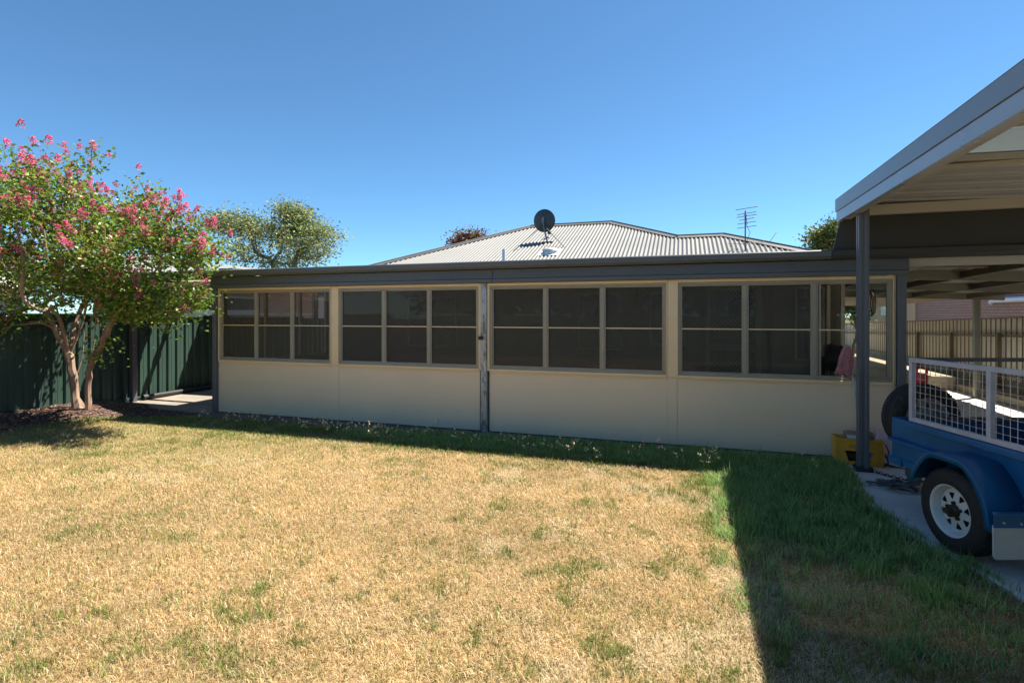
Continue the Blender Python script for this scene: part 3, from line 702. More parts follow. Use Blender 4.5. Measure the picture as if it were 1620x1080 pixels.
MB().box(-13.0, -4.3, 1.98, -12.9, 7.7, 2.1).build('gutter', GUTTER, NW)
tag(MB().tube([at0(278, 470, 20), at0(278, 330, 20)], .055, 10).build('white_pole', WHITE), 'slim white pole rising behind the right side of the flowering tree', 'pole')

# ------------------------------------------------------------------ trees
def leaf_mesh(name, cents, normals_up, size, mat, cols, parent, elong=1.6, rnd=RNG):
    n = len(cents)
    d = rnd.normal(size=(n, 3)); d[:, 2] *= .55; d /= np.linalg.norm(d, axis=1)[:, None]
    u = rnd.normal(size=(n, 3)); u[:, 2] += normals_up; w = np.cross(d, u); w /= np.linalg.norm(w, axis=1)[:, None]
    nn = np.cross(w, d)
    L_ = (size * (.65 + .7 * rnd.random(n)))[:, None]; W = L_ / elong * .5
    a = cents; b = cents + d * L_ * .5 + w * W + nn * L_ * .08; c = cents + d * L_ - nn * L_ * .06; e_ = cents + d * L_ * .5 - w * W + nn * L_ * .08
    v = np.stack([a, b, c, e_], 1).reshape(-1, 3); k = np.arange(n)[:, None] * 4
    li = np.concatenate([k, k + 1, k + 2, k, k + 2, k + 3], 1).ravel()
    return mesh_np(name, v, li, np.arange(2 * n) * 3, np.full(2 * n, 3), mat, np.repeat(cols, 4, 0), parent=parent)

def grow(skel, attract, root, step=.22, jitter=.05, sag=0.0, rnd=RNG):
    """skel: list of (pos, parent index). each attractor joins the nearest node that lies nearer the root"""
    P_ = [np.array(p, float) for p, _ in skel]; par = [q for _, q in skel]; pl = [0.0] * len(P_)
    for i in range(1, len(P_)): pl[i] = pl[par[i]] + np.linalg.norm(P_[i] - P_[par[i]])
    ok0 = 2
    tips = []
    order = np.argsort(np.linalg.norm(attract - root, axis=1))
    for a in attract[order]:
        arr = np.array(P_); dist = np.linalg.norm(arr - a, axis=1)
        cost = dist + .28 * np.array(pl) + 2.5 * (arr[:, 2] < skel[ok0][0][2] - .01) + (.6 * np.maximum(0, arr[:, 2] - a[2]) if a[2] > 1.5 else 1.6 * np.maximum(0, a[2] + .45 - arr[:, 2]))
        k = int(np.argmin(cost)); dd = dist[k]; m_ = max(1, int(dd / step)); prev = k
        for s in range(1, m_ + 1):
            t = s / m_; q = P_[k] * (1 - t) + a * t
            q = q + (rnd.normal(size=3) * jitter * (1 if s < m_ else .2)); q[2] += math.sin(math.pi * t) * dd * (.10 - sag)
            P_.append(q); par.append(prev); pl.append(pl[prev] + dd / m_); prev = len(P_) - 1
        tips.append(prev)
    return np.array(P_), par, tips

def tree(name, loc, label, cat, skel, attract, bark, leafm, tip_r, gam, leaves, group=None, rnd=RNG, nside=7, expo=2.3, crown_name='foliage', minr=0, **kw):
    T = thing(name, loc, label, cat, group)
    Pn, par, tips = grow(skel, attract, np.array(skel[1][0]), rnd=rnd, **kw)
    n = len(Pn); acc = np.zeros(n); ch = [[] for _ in range(n)]
    for i in range(1, n): ch[par[i]].append(i)
    r = np.zeros(n)
    for i in range(n - 1, -1, -1):
        pass
    order = sorted(range(n), key=lambda i: -i)
    for i in order:
        if not ch[i]: r[i] = tip_r
        else: r[i] = (sum(r[c] ** expo for c in ch[i])) ** (1 / expo)
        r[i] = r[i] * 1.0
    r *= gam; r = np.maximum(r, tip_r * .8)
    mb = MB()
    # chains: follow the thickest child
    starts = [0]; done = set()
    stack = [(0, None)]
    while stack:
        s, pa = stack.pop(); pts = [] if pa is None else [tuple(Pn[pa])]; rs = [] if pa is None else [min(r[pa], r[s] * 1.25)]
        cur = s
        while True:
            pts.append(tuple(Pn[cur])); rs.append(r[cur])
            if not ch[cur]: break
            kids = sorted(ch[cur], key=lambda c: -r[c])
            for c in kids[1:]: stack.append((c, cur))
            cur = kids[0]
        if len(pts) > 1:
            rs[-1] *= .5
            if max(rs) > .018:      # bend and swell the thicker stems
                P2, R2 = [], []
                for i in range(len(pts) - 1):
                    p0, p1, p2, p3 = (np.array(pts[max(0, min(len(pts) - 1, j))]) for j in (i - 1, i, i + 1, i + 2))
                    for t in (0, .25, .5, .75):
                        q = .5 * ((2 * p1) + (-p0 + p2) * t + (2 * p0 - 5 * p1 + 4 * p2 - p3) * t * t + (-p0 + 3 * p1 - 3 * p2 + p3) * t ** 3)
                        rr = rs[i] * (1 - t) + rs[i + 1] * t
                        P2.append(tuple(q + rnd.normal(size=3) * rr * .09)); R2.append(rr * (1 + .10 * rnd.normal()))
                P2.append(pts[-1]); R2.append(rs[-1]); pts, rs = P2, R2
            mb.tube(pts, rs, nside if max(rs) > .02 else 5)
    tr_ = mb.build('trunk', bark, T, smooth=True, recalc=False)
    leaves(T, Pn, par, tips, rnd)
    return T, Pn, tips

def ell_pts(n, c, rad, shell=.35, rnd=RNG):
    d = rnd.normal(size=(n, 3)); d /= np.linalg.norm(d, axis=1)[:, None]
    rr = (shell + (1 - shell) * rnd.random(n)) ** .6
    return np.array(c) + d * rr[:, None] * np.array(rad)

# --- crepe myrtle
rr_ = np.random.default_rng(3)
att = np.concatenate([
    ell_pts(240, (-10.15, 5.35, 2.92), (1.8, 1.4, 1.05), .45, rr_),
    ell_pts(130, (-8.55, 5.5, 2.85), (1.15, 1.3, 1.0), .4, rr_),
    ell_pts(70, (-7.35, 5.6, 2.45), (.95, .9, .62), .3, rr_),
    ell_pts(70, (-7.6, 5.6, 1.85), (1.15, .6, .34), .1, rr_),
    ell_pts(36, (-9.9, 5.0, 1.75), (1.2, .8, .45), .2, rr_),
    np.array([(-6.35, 5.6, 2.35), (-6.05, 5.5, 2.42), (-6.2, 5.6, 2.55), (-6.6, 5.6, 2.95), (-6.75, 5.5, 3.05), (-6.9, 5.7, 3.0), (-5.9, 5.5, 2.42), (-6.35, 5.65, 1.75), (-6.55, 5.6, 1.62), (-6.75, 5.7, 1.5),
              (-7.5, 5.6, 3.55), (-8.3, 5.5, 3.95), (-8.15, 5.4, 4.0), (-9.5, 5.4, 4.15), (-9.05, 5.5, 4.05), (-10.3, 5.4, 4.3), (-9.9, 5.3, 4.1), (-10.7, 5.3, 4.35), (-6.2, 5.5, 2.38), (-6.1, 5.6, 2.45), (-5.95, 5.5, 2.36), (-6.4, 5.5, 2.3), (-6.5, 5.6, 2.5), (-5.8, 5.5, 2.42), (-6.3, 5.6, 2.62), (-6.5, 5.6, 2.8), (-6.4, 5.7, 1.8), (-6.45, 5.6, 1.95), (-6.7, 5.6, 1.85), (-6.6, 5.6, 2.05),
              (-8.45, 5.75, .85), (-8.6, 5.7, 1.0), (-9.55, 4.9, 1.25), (-9.7, 4.8, 1.05), (-9.8, 4.7, 1.2), (-9.9, 4.6, .85), (-10.0, 4.4, .95), (-9.6, 4.0, .45), (-9.55, 3.95, .6), (-7.0, 5.7, 1.35), (-7.2, 5.6, 1.5)])])
keep = att[:, 2] > .4; att = att[keep]
sk = [((-9.12, 5.86, .02), 0), ((-9.13, 5.85, .10), 0),
      ((-9.19, 5.83, .5), 1), ((-9.24, 5.80, .95), 2), ((-9.42, 5.72, 1.35), 3), ((-9.58, 5.66, 1.75), 4), ((-9.36, 5.98, 1.5), 3), ((-9.3, 6.1, 1.9), 6),
      ((-9.16, 5.62, 1.5), 3), ((-9.12, 5.5, 1.9), 8), ((-9.06, 5.88, 1.5), 3), ((-8.98, 5.9, 1.95), 10),
      ((-8.93, 5.87, .12), 1), ((-8.91, 5.86, .55), 12), ((-8.83, 5.82, .72), 13), ((-8.62, 5.78, .98), 14), ((-8.33, 5.74, 1.3), 15), ((-8.05, 5.7, 1.62), 16),
      ((-8.86, 5.93, 1.2), 14), ((-8.78, 5.9, 1.75), 18), ((-9.17, 5.95, .9), 2), ((-9.2, 6.0, 1.4), 20)]
def crepe_leaves(T, Pn, par, tips, rnd):
    c = []; col = []; tipsP = Pn[tips]
    base_cols = np.array([[.11, .19, .017], [.165, .26, .026], [.25, .34, .06], [.065, .12, .015]])
    for tp, ti in zip(tipsP, tips):
        n = rnd.integers(28, 92); pa = Pn[par[ti]]; t = rnd.random((n, 1)) ** .8
        q = pa * (1 - t) + tp * t + rnd.normal(size=(n, 3)) * np.array([.13, .13, .10])
        c.append(q); f = .8 + .45 * rnd.random((n, 1)); base = base_cols[rnd.choice(4, n, p=[.35, .3, .15, .2])]
        yel = (rnd.random((n, 1)) < .05) * np.array([.20, .10, .02])
        col.append(base * f * (.8 + .4 * rnd.random()) + yel)
    c = np.concatenate(c); col = np.concatenate(col)
    leaf_mesh('foliage', c, 1.2, .060, LEAF, col, T, elong=1.5, rnd=rnd)
    # flower clusters at the outer, upper tips
    protos = []
    for k in range(4):
        n = 75; h = rnd.random(n) ** .8; a_ = rnd.random(n) * 6.28; rad = (.058 * (1 - .7 * h) + .008) * (rnd.random(n) ** .4)
        p_ = np.stack([rad * np.cos(a_), rad * np.sin(a_), h * .13 - .02], 1)
        d = rnd.normal(size=(n, 3)); d /= np.linalg.norm(d, axis=1)[:, None]; u = rnd.normal(size=(n, 3)); w = np.cross(d, u); w /= np.linalg.norm(w, axis=1)[:, None]
        s = .0125
        v = np.stack([p_ - d * s, p_ + w * s, p_ + d * s, p_ - w * s], 1).reshape(-1, 3)
        kk = np.arange(n)[:, None] * 4; li = np.concatenate([kk, kk + 1, kk + 2, kk + 3], 1).ravel()
        cc = np.array([.74, .14, .25]) * (.7 + .6 * rnd.random((n, 1))) + np.array([.05, .05, .06]) * rnd.random((n, 1))
        if k == 3: cc = cc * .55 + np.array([.25, .10, .05]) * .5
        protos.append((v, li, np.repeat(cc, 4, 0)))
    meshes = []
    for (v, li, cc) in protos:
        o = mesh_np('flower_cluster', v, li, np.arange(len(v) // 4) * 4, np.full(len(v) // 4, 4), PETAL, cc); meshes.append(o.data); bpy.data.objects.remove(o)
    sc = tipsP[:, 2] + .18 * (tipsP[:, 0] + 9) + .25 * (5.6 - tipsP[:, 1]) + rnd.normal(size=len(tipsP)) * .35
    sel = np.argsort(-sc)[:350]; spots = []
    for i in sel:
        for q in range(rnd.integers(1, 3)): spots.append(tipsP[i] + rnd.normal(size=3) * .09 + np.array([0, 0, .08]))
    low = np.argsort(sc)[:160]
    for i in rnd.choice(low, 26, replace=False): spots.append(tipsP[i] + np.array([0, 0, .07]))
    spots = np.array(spots); near = np.argsort(np.hypot(spots[:, 0], spots[:, 1]) + 3 * (spots[:, 1] > 6.2) + 4 * (spots[:, 0] < -10.4))
    L0 = np.array(ORG[T.name]); rest_v = []; rest_i = []; rest_c = []; off = 0
    for r_, i in enumerate(near):
        s = .6 + .5 * rnd.random(); rot = Matrix.Rotation(rnd.random() * 6.28, 3, 'Z') @ Matrix.Rotation(rnd.normal() * .5, 3, 'X')
        if r_ < 100:
            o = bpy.data.objects.new('flower_cluster', meshes[i % 4]); C.objects.link(o); o.parent = T
            o.location = tuple(spots[i] - L0); o.rotation_euler = rot.to_euler(); o.scale = (s, s, s)
        else:
            v, li, cc = protos[i % 4]; rm = np.array(rot) * s; rest_v.append(v @ rm.T + spots[i]); rest_i.append(li + off); rest_c.append(cc); off += len(v)
    v = np.concatenate(rest_v); li = np.concatenate(rest_i); nq = len(v) // 4
    o = mesh_np('blossom', v, li, np.arange(nq) * 4, np.full(nq, 4), PETAL, np.concatenate(rest_c), parent=T); o['kind'] = 'stuff'
tree('crepe_myrtle', (-9.1, 5.86, .1), 'crepe myrtle with pink blossom and peeling pinkish trunks beside the green fence', 'tree', sk, att, BARK, LEAF, .0050, 1.32, crepe_leaves, rnd=rr_)

def simple_leaves(density, size, spread, cols, elong=2.2, m_=None):
    def f(T, Pn, par, tips, rnd):
        c = []; col = []
        for ti in tips:
            n = rnd.integers(int(density * .6), int(density * 1.4)); tp = Pn[ti]; pa = Pn[par[ti]]; t = rnd.random((n, 1))
            q = pa * (1 - t) * .5 + tp * (1 - .5 * (1 - t)) + rnd.normal(size=(n, 3)) * spread * np.array([1, 1, .75]); c.append(q)
            col.append(np.array(cols)[rnd.choice(len(cols), n)] * (.7 + .6 * rnd.random((n, 1))) * (.75 + .5 * rnd.random()))
        leaf_mesh('foliage', np.concatenate(c), 0.8, size, m_ or LEAFG, np.concatenate(col), T, elong=elong, rnd=rnd)
    return f
def at(px, py, d):
    c, s = math.cos(R(17.9)), math.sin(R(17.9)); r = (px - 810) / 835 * d; return np.array((r * c - d * s, r * s + d * c, 1.6 + (497 - py) / 835 * d))

rh_ = np.random.default_rng(44); hc_ = np.stack([rh_.uniform(-11, 9, 16000), rh_.uniform(-8.2, -6.0, 16000), rh_.uniform(.2, 1, 16000) ** .5 * 3.6], 1); hc_[:, 2] *= .78 + .35 * fbm(hc_[:, 0], hc_[:, 1], 2.0, 3)
leaf_mesh('foliage', hc_, .8, .22, LEAFG, np.array([.05, .08, .025]) * (.6 + .9 * rh_.random((16000, 1))), RH, rnd=rh_)
mb = MB()
for k in range(12): mb.tube([(-10 + 1.6 * k, -7, 0), (-10 + 1.6 * k + .1, -7.1, 2.4)], .05, 6)
mb.build('trunk', BARKG, RH)
# --- gum tree behind the roof
r4 = np.random.default_rng(14); D_ = 26.0; b0 = at(440, 497, D_); b0[2] = 0
def gp(px, py, dd=0): return at(px, py, D_ + dd)
u_ = D_ / 835
ats = np.concatenate([ell_pts(60, gp(440, 392), (95 * u_, 2.4, 45 * u_), .3, r4), ell_pts(30, gp(375, 355), (38 * u_, 1.4, 20 * u_), .2, r4), ell_pts(34, gp(455, 352), (48 * u_, 1.5, 26 * u_), .2, r4),
                      ell_pts(26, gp(500, 385), (32 * u_, 1.4, 25 * u_), .2, r4), ell_pts(18, gp(465, 335), (14 * u_, 1, 10 * u_), .2, r4), ell_pts(10, gp(348, 352), (14 * u_, 1, 12 * u_), .2, r4), ell_pts(10, gp(505, 362), (20 * u_, 1, 8 * u_), .2, r4)])
skg = [(tuple(b0), 0), (tuple(b0 + [0, 0, .8]), 0), (tuple(b0 + [.1, 0, 1.9]), 1), (tuple(gp(430, 415)), 2), (tuple(gp(405, 400)), 3), (tuple(gp(445, 395)), 3), (tuple(gp(470, 405)), 2)]
tree('gum_tree', tuple(b0), 'olive green gum tree with an open crown rising behind the left end of the roof', 'tree', skg, ats, BARKG, LEAFG, .02, 1.0,
     simple_leaves(84, .15, .33, [(.20, .25, .08), (.28, .31, .10), (.15, .20, .06), (.34, .33, .12), (.18, .24, .11)]), rnd=r4, step=.7, jitter=.14)
# --- red leaved tree, right tree, bushes
def small_tree(name, px, py, rx, rz, d, label, cols, n=34, dens=220, size=.13, spread=.26, seed=5, cat='tree', ntop=None):
    rs = np.random.default_rng(seed); c0 = at(px, py, d); uu = d / 835; b = c0.copy(); b[2] = 0
    a_ = ell_pts(n, c0, (rx * uu, rx * uu * .8, rz * uu), .3, rs)
    sk_ = [(tuple(b), 0), (tuple(b + [0, 0, c0[2] * .25]), 0), (tuple(b + [.1, 0, c0[2] * .5]), 1), (tuple(b + [0, .1, c0[2] - rz * uu * .6]), 2)]
    tree(name, tuple(b), label, cat, sk_, a_, BARKG, LEAFG, .018, 1.0, simple_leaves(dens, size, spread, cols, elong=1.7), rnd=rs, step=.6, jitter=.1)
small_tree('red_leaf_tree', 742, 392, 34, 24, 24, 'tree with red and green leaves peeking over the main roof', [(.20, .05, .03), (.10, .10, .03), (.26, .06, .04), (.07, .09, .03)], n=30, seed=8)
small_tree('leafy_tree', 1325, 385, 40, 36, 22, 'yellow green tree showing between the low roof and the carport', [(.13, .17, .04), (.20, .22, .06), (.08, .12, .03)], n=46, seed=9)
small_tree('garden_bush', 150, 452, 34, 20, 16, 'bright green bush beyond the green fence, behind the crepe myrtle', [(.10, .22, .02), (.15, .28, .03)], n=30, size=.09, spread=.16, seed=12, cat='bush')
small_tree('fruit_tree', 1350, 470, 22, 30, 16.5, 'small green tree beyond the cream fence, seen through the end window', [(.12, .20, .04), (.08, .14, .03)], n=20, size=.09, spread=.16, seed=15)

# ------------------------------------------------------------------ grass
def build_grass():
    rnd = np.random.default_rng(21); out = []
    def cand(n, x0, x1, y0, y1):
        return rnd.uniform(x0, x1, n), rnd.uniform(y0, y1, n)
    c, s = math.cos(R(17.9)), math.sin(R(17.9))
    dd = rnd.uniform(1.85, 9.3, 560000); ll = rnd.uniform(-1.08, 1.08, 560000) * dd      # denser towards where one stands
    x = ll * c - dd * s; y = ll * s + dd * c
    x2, y2 = cand(60000, -9.5, 1.8, -4, 6.5); x3, y3 = cand(70000, 0, 1.8, 1.8, 6.5); x4, y4 = cand(50000, -8.5, 1.6, 5.3, 6.5)
    x = np.concatenate([x, x2, x3, x4]); y = np.concatenate([y, y2, y3, y4]); ib = (x > -9.5) & (x < 1.9) & (y < 6.6) & (y > -4); x, y = x[ib], y[ib]
    # inside the picture's wedge or close to it
    dep = -x * s + y * c
    vis = True
    ok = (x < slab_edge(y) + .03 + .05 * fbm(x, y, .2, 4)) & (mulch_f(x, y) < rnd.random(len(x)) * .9) & vis & (y < 6.28 + .18 * sstep(-6, -1, x) + .05 * fbm(x, y, .3, 8))
    ok &= ~((x < -7.2) & (y > 6.45))
    x, y, dep = x[ok], y[ok], dep[ok]; n = len(x)
    gf = green_f(x, y); clump = fbm(x, y, .12, 31); isg = rnd.random(n) < gf * (.35 + 1.1 * sstep(.35, .6, clump))
    # gaps between the clumps of long grass
    # bare, bleached patches
    bare = sstep(.60, .72, fbm(x, y, .45, 41)) * (1 - gf)
    l0 = sstep(.0, .5, x) * sstep(2.2, 3.6, y); kp = (rnd.random(n) > .55 * bare) & (rnd.random(n) > l0 * (.25 + .5 * sstep(.5, .35, fbm(x, y, .18, 88)))); x, y, dep, isg, gf, clump = (q[kp] for q in (x, y, dep, isg, gf, clump)); n = len(x)
    lush = sstep(.0, .5, x) * sstep(2.2, 3.6, y) + .75 * sstep(5.5, 6.0, y) * sstep(-6, -3, x); lush = np.clip(lush, 0, 1)
    Lg = (.028 + .022 * rnd.random(n)) * (1 + 1.0 * lush) * (.7 + .8 * clump) * (1 + .5 * (rnd.random(n) < .05))
    Ld = .018 + .032 * rnd.random(n)
    Ln = np.where(isg, Lg, Ld)
    lean = np.where(isg, .25 + .6 * rnd.random(n), .75 + .7 * rnd.random(n))
    az = rnd.random(n) * 2 * np.pi + 1.2 * (fbm(x, y, .3, 51) - .5)
    w = np.where(isg, .0029 + .0014 * lush, .0024) * (1 + .12 * np.maximum(dep - 2.5, 0)) * (.7 + .6 * rnd.random(n))
    dxy = np.stack([np.cos(az), np.sin(az)], 1); pxy = np.stack([-np.sin(az + .5 * rnd.normal(size=n)), np.cos(az)], 1)
    z = mound(x, y) + .012 * (fbm(x, y, .8, 2) - .5) - .002
    h = np.cos(lean * .55); sh = np.sin(lean * .55); h2 = np.cos(np.minimum(lean * 1.25, 1.75)); sh2 = np.sin(np.minimum(lean * 1.25, 1.75))
    lift = np.where(isg, 0, rnd.random(n) * .014)
    B = np.stack([x, y, z + lift], 1); W3 = np.concatenate([pxy, np.zeros((n, 1))], 1) * w[:, None]
    Mid = B + np.concatenate([dxy * (Ln * .5 * sh)[:, None], (Ln * .5 * h)[:, None]], 1)
    Tip = Mid + np.concatenate([dxy * (Ln * .5 * sh2)[:, None], (Ln * .5 * h2)[:, None]], 1)
    v = np.stack([B - W3 * .5, B + W3 * .5, Mid + W3 * .42, Mid - W3 * .42, Tip], 1).reshape(-1, 3)
    k = np.arange(n)[:, None] * 5
    li = np.concatenate([k, k + 1, k + 2, k + 3, k + 3, k + 2, k + 4], 1).ravel()
    ls = (np.arange(n)[:, None] * 7 + np.array([0, 4])).ravel(); lt = np.tile([4, 3], n)
    dryc = np.array([[.62, .43, .19], [.72, .53, .27], [.50, .31, .125], [.34, .20, .08], [.78, .66, .43]])
    grc = np.array([[.15, .22, .035], [.21, .28, .05], [.12, .17, .035], [.28, .30, .08]])
    lushc = np.array([[.23, .38, .10], [.32, .48, .14], [.15, .26, .07], [.42, .48, .20]])
    ci = rnd.random(n)
    dc = dryc[rnd.choice(5, n, p=[.30, .24, .2, .12, .14])]; dc = dc * (.82 + .36 * fbm(x, y, .25, 61))[:, None]
    dc = dc * (1 - .35 * sstep(.5, .7, fbm(x, y, .9, 71)) * rnd.random(n))[:, None]
    pale = (sstep(.55, .72, fbm(x, y, .38, 91)) * sstep(.40, .62, fbm(x, y, 1.6, 93)) * .55)[:, None]; dc = dc * (1 - pale) + np.array([.74, .62, .42]) * pale
    # slightly greener straw to the far left
    gl_ = (sstep(-2.5, -6, x) * sstep(3.2, 5, y) * .45)[:, None]; dc = dc * (1 - gl_) + np.array([.30, .32, .10]) * gl_
    gcx = np.where((lush > .4)[:, None], lushc[rnd.choice(4, n)], grc[rnd.choice(4, n)]) * (.75 + .5 * rnd.random(n))[:, None]
    col = np.where(isg[:, None], gcx, dc)
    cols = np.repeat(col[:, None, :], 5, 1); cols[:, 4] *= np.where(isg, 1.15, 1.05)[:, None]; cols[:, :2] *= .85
    o = mesh_np('grass', v, li, ls, lt, GRASS, cols.reshape(-1, 3)); tag(o, 'mown lawn, mostly dry and straw coloured, with green grass in the shade', 'grass', kind='stuff')
    print('grass blades', n)
build_grass()

# bark chips and fallen leaves in the bed
def chips():
    rnd = np.random.default_rng(31); n = 15000
    x = rnd.uniform(-9.6, -7.3, n); y = rnd.uniform(1.5, 6.7, n); ok = mulch_f(x, y) > rnd.random(n); x, y = x[ok], y[ok]
    n2 = 350; x = np.concatenate([x, rnd.uniform(-9, 0, n2)]); y = np.concatenate([y, 3.4 + 3 * rnd.random(n2)]); n = len(x)
    z = mound(x, y) + .006 + .012 * rnd.random(n); s = .010 + .016 * rnd.random(n); az = rnd.random(n) * 6.28
    d = np.stack([np.cos(az), np.sin(az), .5 * (rnd.random(n) - .5)], 1) * s[:, None] * 1.4; w = np.stack([-np.sin(az), np.cos(az), .5 * (rnd.random(n) - .5)], 1) * s[:, None] * .5
    c = np.stack([x, y, z], 1); v = np.stack([c - d, c - w, c + d, c + w], 1).reshape(-1, 3); k = np.arange(n)[:, None] * 4
    col = np.array([[.16, .09, .07], [.26, .16, .12], [.09, .055, .045], [.34, .24, .18]])[rnd.choice(4, n)] * (.7 + .6 * rnd.random((n, 1)))
    o = mesh_np('leaf_litter', v, np.concatenate([k, k + 1, k + 2, k + 3], 1).ravel(), np.arange(n) * 4, np.full(n, 4), CHIP, np.repeat(col, 4, 0))
    tag(o, 'brown bark chips and fallen leaves under the crepe myrtle', 'leaf litter', kind='stuff')
chips()

# flowering weeds along the shade line
r5 = random.Random(4)
WEEDSTEM = M('weed_stem', (.16, .2, .06), .7); WEEDHEAD = M('weed_head', (.62, .52, .38), .9, var=.2, scale=40)
protos = []
for k in range(5):
    st = MB(); hd = MB()
    for q in range(r5.randint(2, 5)):
        h = r5.uniform(.10, .26); a_ = r5.uniform(0, 6.28); l_ = r5.uniform(.02, .08); bx, by = r5.uniform(-.04, .04), r5.uniform(-.03, .03)
        tip = (bx + l_ * math.cos(a_), by + l_ * math.sin(a_), h); st.tube([(bx, by, 0), (bx + .3 * l_ * math.cos(a_), by + .3 * l_ * math.sin(a_), h * .6), tip], .0016, 4)
        for j in range(r5.randint(2, 4)):
            o_ = (tip[0] + r5.uniform(-.018, .018), tip[1] + r5.uniform(-.015, .015), tip[2] + r5.uniform(-.03, .01)); rr = r5.uniform(.006, .0105)
            hd.lathe([(0, -rr), (rr * .8, -rr * .5), (rr, .2 * rr), (rr * .5, rr), (0, rr * 1.1)], c=o_, n=6); st.tube([(tip[0], tip[1], tip[2] - .04), o_], .001, 3)
    s_ = st.build('stem', WEEDSTEM, local=True, recalc=False); h_ = hd.build('seed_head', WEEDHEAD, local=True, recalc=False); protos.append((s_.data, h_.data)); bpy.data.objects.remove(s_); bpy.data.objects.remove(h_)
for k in range(64):
    t = r5.random(); x = -6.5 + 7.0 * t + r5.uniform(-.2, .2); x = r5.gauss(-3.6, 1.7) if k % 3 else x; x = max(-6.6, min(.3, x)); y = 5.90 - .12 * (x + 6) / 6 + r5.uniform(-.10, .16)
    T = thing('flowering_weed', (x, y, 0), 'thin weed with small pale seed heads in the grass along the shade line', 'weed', 'flowering weeds along the shade line', r5.uniform(0, 6.28))
    sc = r5.uniform(.75, 1.15)
    for nm, d_ in zip(('stem', 'seed_head'), protos[k % 5]):
        o = bpy.data.objects.new(nm, d_); C.objects.link(o); o.parent = T; o.scale = (sc, sc, sc)

# ------------------------------------------------------------------ trailer
TA = R(16.6)
T = thing('box_trailer', (2.46, 4.456, .022), 'blue box trailer with a silver mesh cage parked under the carport', 'trailer', rz=TA)
def PT(mb, name, mat, parent=None, **k): return mb.build(name, mat, parent or T, local=True, **k)
ZO = -.022
XS = .61; YF, YR = .84, -1.0; ZB, ZR = .42 + ZO, .76 + ZO
tr = MB()
for sx in (-1, 1):
    xa, xb = sx * XS, sx * (XS - .012); tr.box(min(xa, xb), YR, ZB, max(xa, xb), YF, ZR)
    tr.box(min(sx * XS, sx * (XS + .028)), YR, ZR - .045, max(sx * XS, sx * (XS + .028)), .66, ZR)
    tr.box(min(sx * XS, sx * (XS + .02)), YR, ZB - .02, max(sx * XS, sx * (XS + .02)), YF, ZB + .03)
tr.box(-XS + .012, YF - .012, ZB, XS - .012, YF, ZR).box(-XS + .012, YR, ZB, XS - .012, YR + .012, ZR).box(-XS + .012, YR + .012, ZB, XS - .012, YF - .012, ZB + .015)
PT(tr, 'tray', BLUE, bevel=.004)
PT(MB().box(-XS - .034, .69, ZB - .03, -XS, YF - .005, ZB + .02), 'tray_bracket', BLUE, bevel=.003)
for (ya, yb) in ((YF - .01, .30), (-.42, YR)):
    PT(MB().tube([(-XS - .012, ya, .59 + ZO), (-XS - .045, ya - .02, .59 + ZO), (-XS - .045, yb + .02, .59 + ZO), (-XS - .012, yb, .59 + ZO)], .011, 8), 'rope_rail', BLUEL, smooth=True)
    PT(MB().tube([(XS + .012, ya, .59 + ZO), (XS + .045, ya - .02, .59 + ZO), (XS + .045, yb + .02, .59 + ZO), (XS + .012, yb, .59 + ZO)], .011, 8), 'rope_rail', BLUEL, smooth=True)
# mudguards
gpth = [(.315, .42), (.295, .48), (.245, .56), (.185, .625), (.13, .655), (.05, .664), (-.12, .664), (-.165, .65), (-.235, .585), (-.295, .50), (-.33, .42), (-.345, .34), (-.347, .30)]
for sx in (-1, 1):
    mb = MB(); XO = .845; n = len(gpth)
    for (y, z) in gpth:
        for x in (XS, XO - .012, XO, XO): mb.v.append((sx * x, y, z + ZO))
    o = 0
    for i, (y, z) in enumerate(gpth):
        # outer lip turned towards the wheel
        c0 = Vector((0, -.02, .30)); d = (c0 - Vector((0, y, z))).normalized() * .038
        v = list(mb.v[4 * i + 2]); v[2] -= .006; mb.v[4 * i + 2] = tuple(v)
        v = list(mb.v[4 * i + 3]); v[1] += d.y; v[2] += d.z; mb.v[4 * i + 3] = tuple(v)
    for i in range(n - 1):
        for k in range(3): mb.f.append((4 * i + k, 4 * i + k + 1, 4 * i + 5 + k, 4 * i + 4 + k))
    # inner side skirt
    o = len(mb.v)
    for (y, z) in gpth: mb.v += [(sx * (XS + .004), y, z + ZO), (sx * (XS + .004), y, max(z, ZB) + ZO if z < .42 else ZB)]
    G = PT(mb, 'mudguard', BLUE, smooth=True)
    s_ = G.modifiers.new('thick', 'SOLIDIFY'); s_.thickness = .004; s_.offset = 0
    fl = [(sx * .842, .345), (sx * .612, .345), (sx * .612, .165), (sx * .625, .145), (sx * .825, .14), (sx * .84, .16)]
    PT(MB().prism([(a_, b_ + ZO) for a_, b_ in fl], 'y', -.367, -.355), 'mud_flap', FLAP, G, bevel=.003)
    PT(MB().box(min(sx * .60, sx * .845), -.375, .335 + ZO, max(sx * .60, sx * .845), -.369, .415 + ZO).box(min(sx * .60, sx * .85), -.40, .415 + ZO, max(sx * .60, sx * .85), -.369, .43 + ZO), 'flap_bracket', BLUE, G)
    PT(MB().tube([(sx * .79, -.382, .365 + ZO), (sx * .79, -.374, .365 + ZO)], .007, 8).tube([(sx * .69, -.382, .36 + ZO), (sx * .69, -.374, .36 + ZO)], .007, 8), 'flap_bolt', VENTM, G)
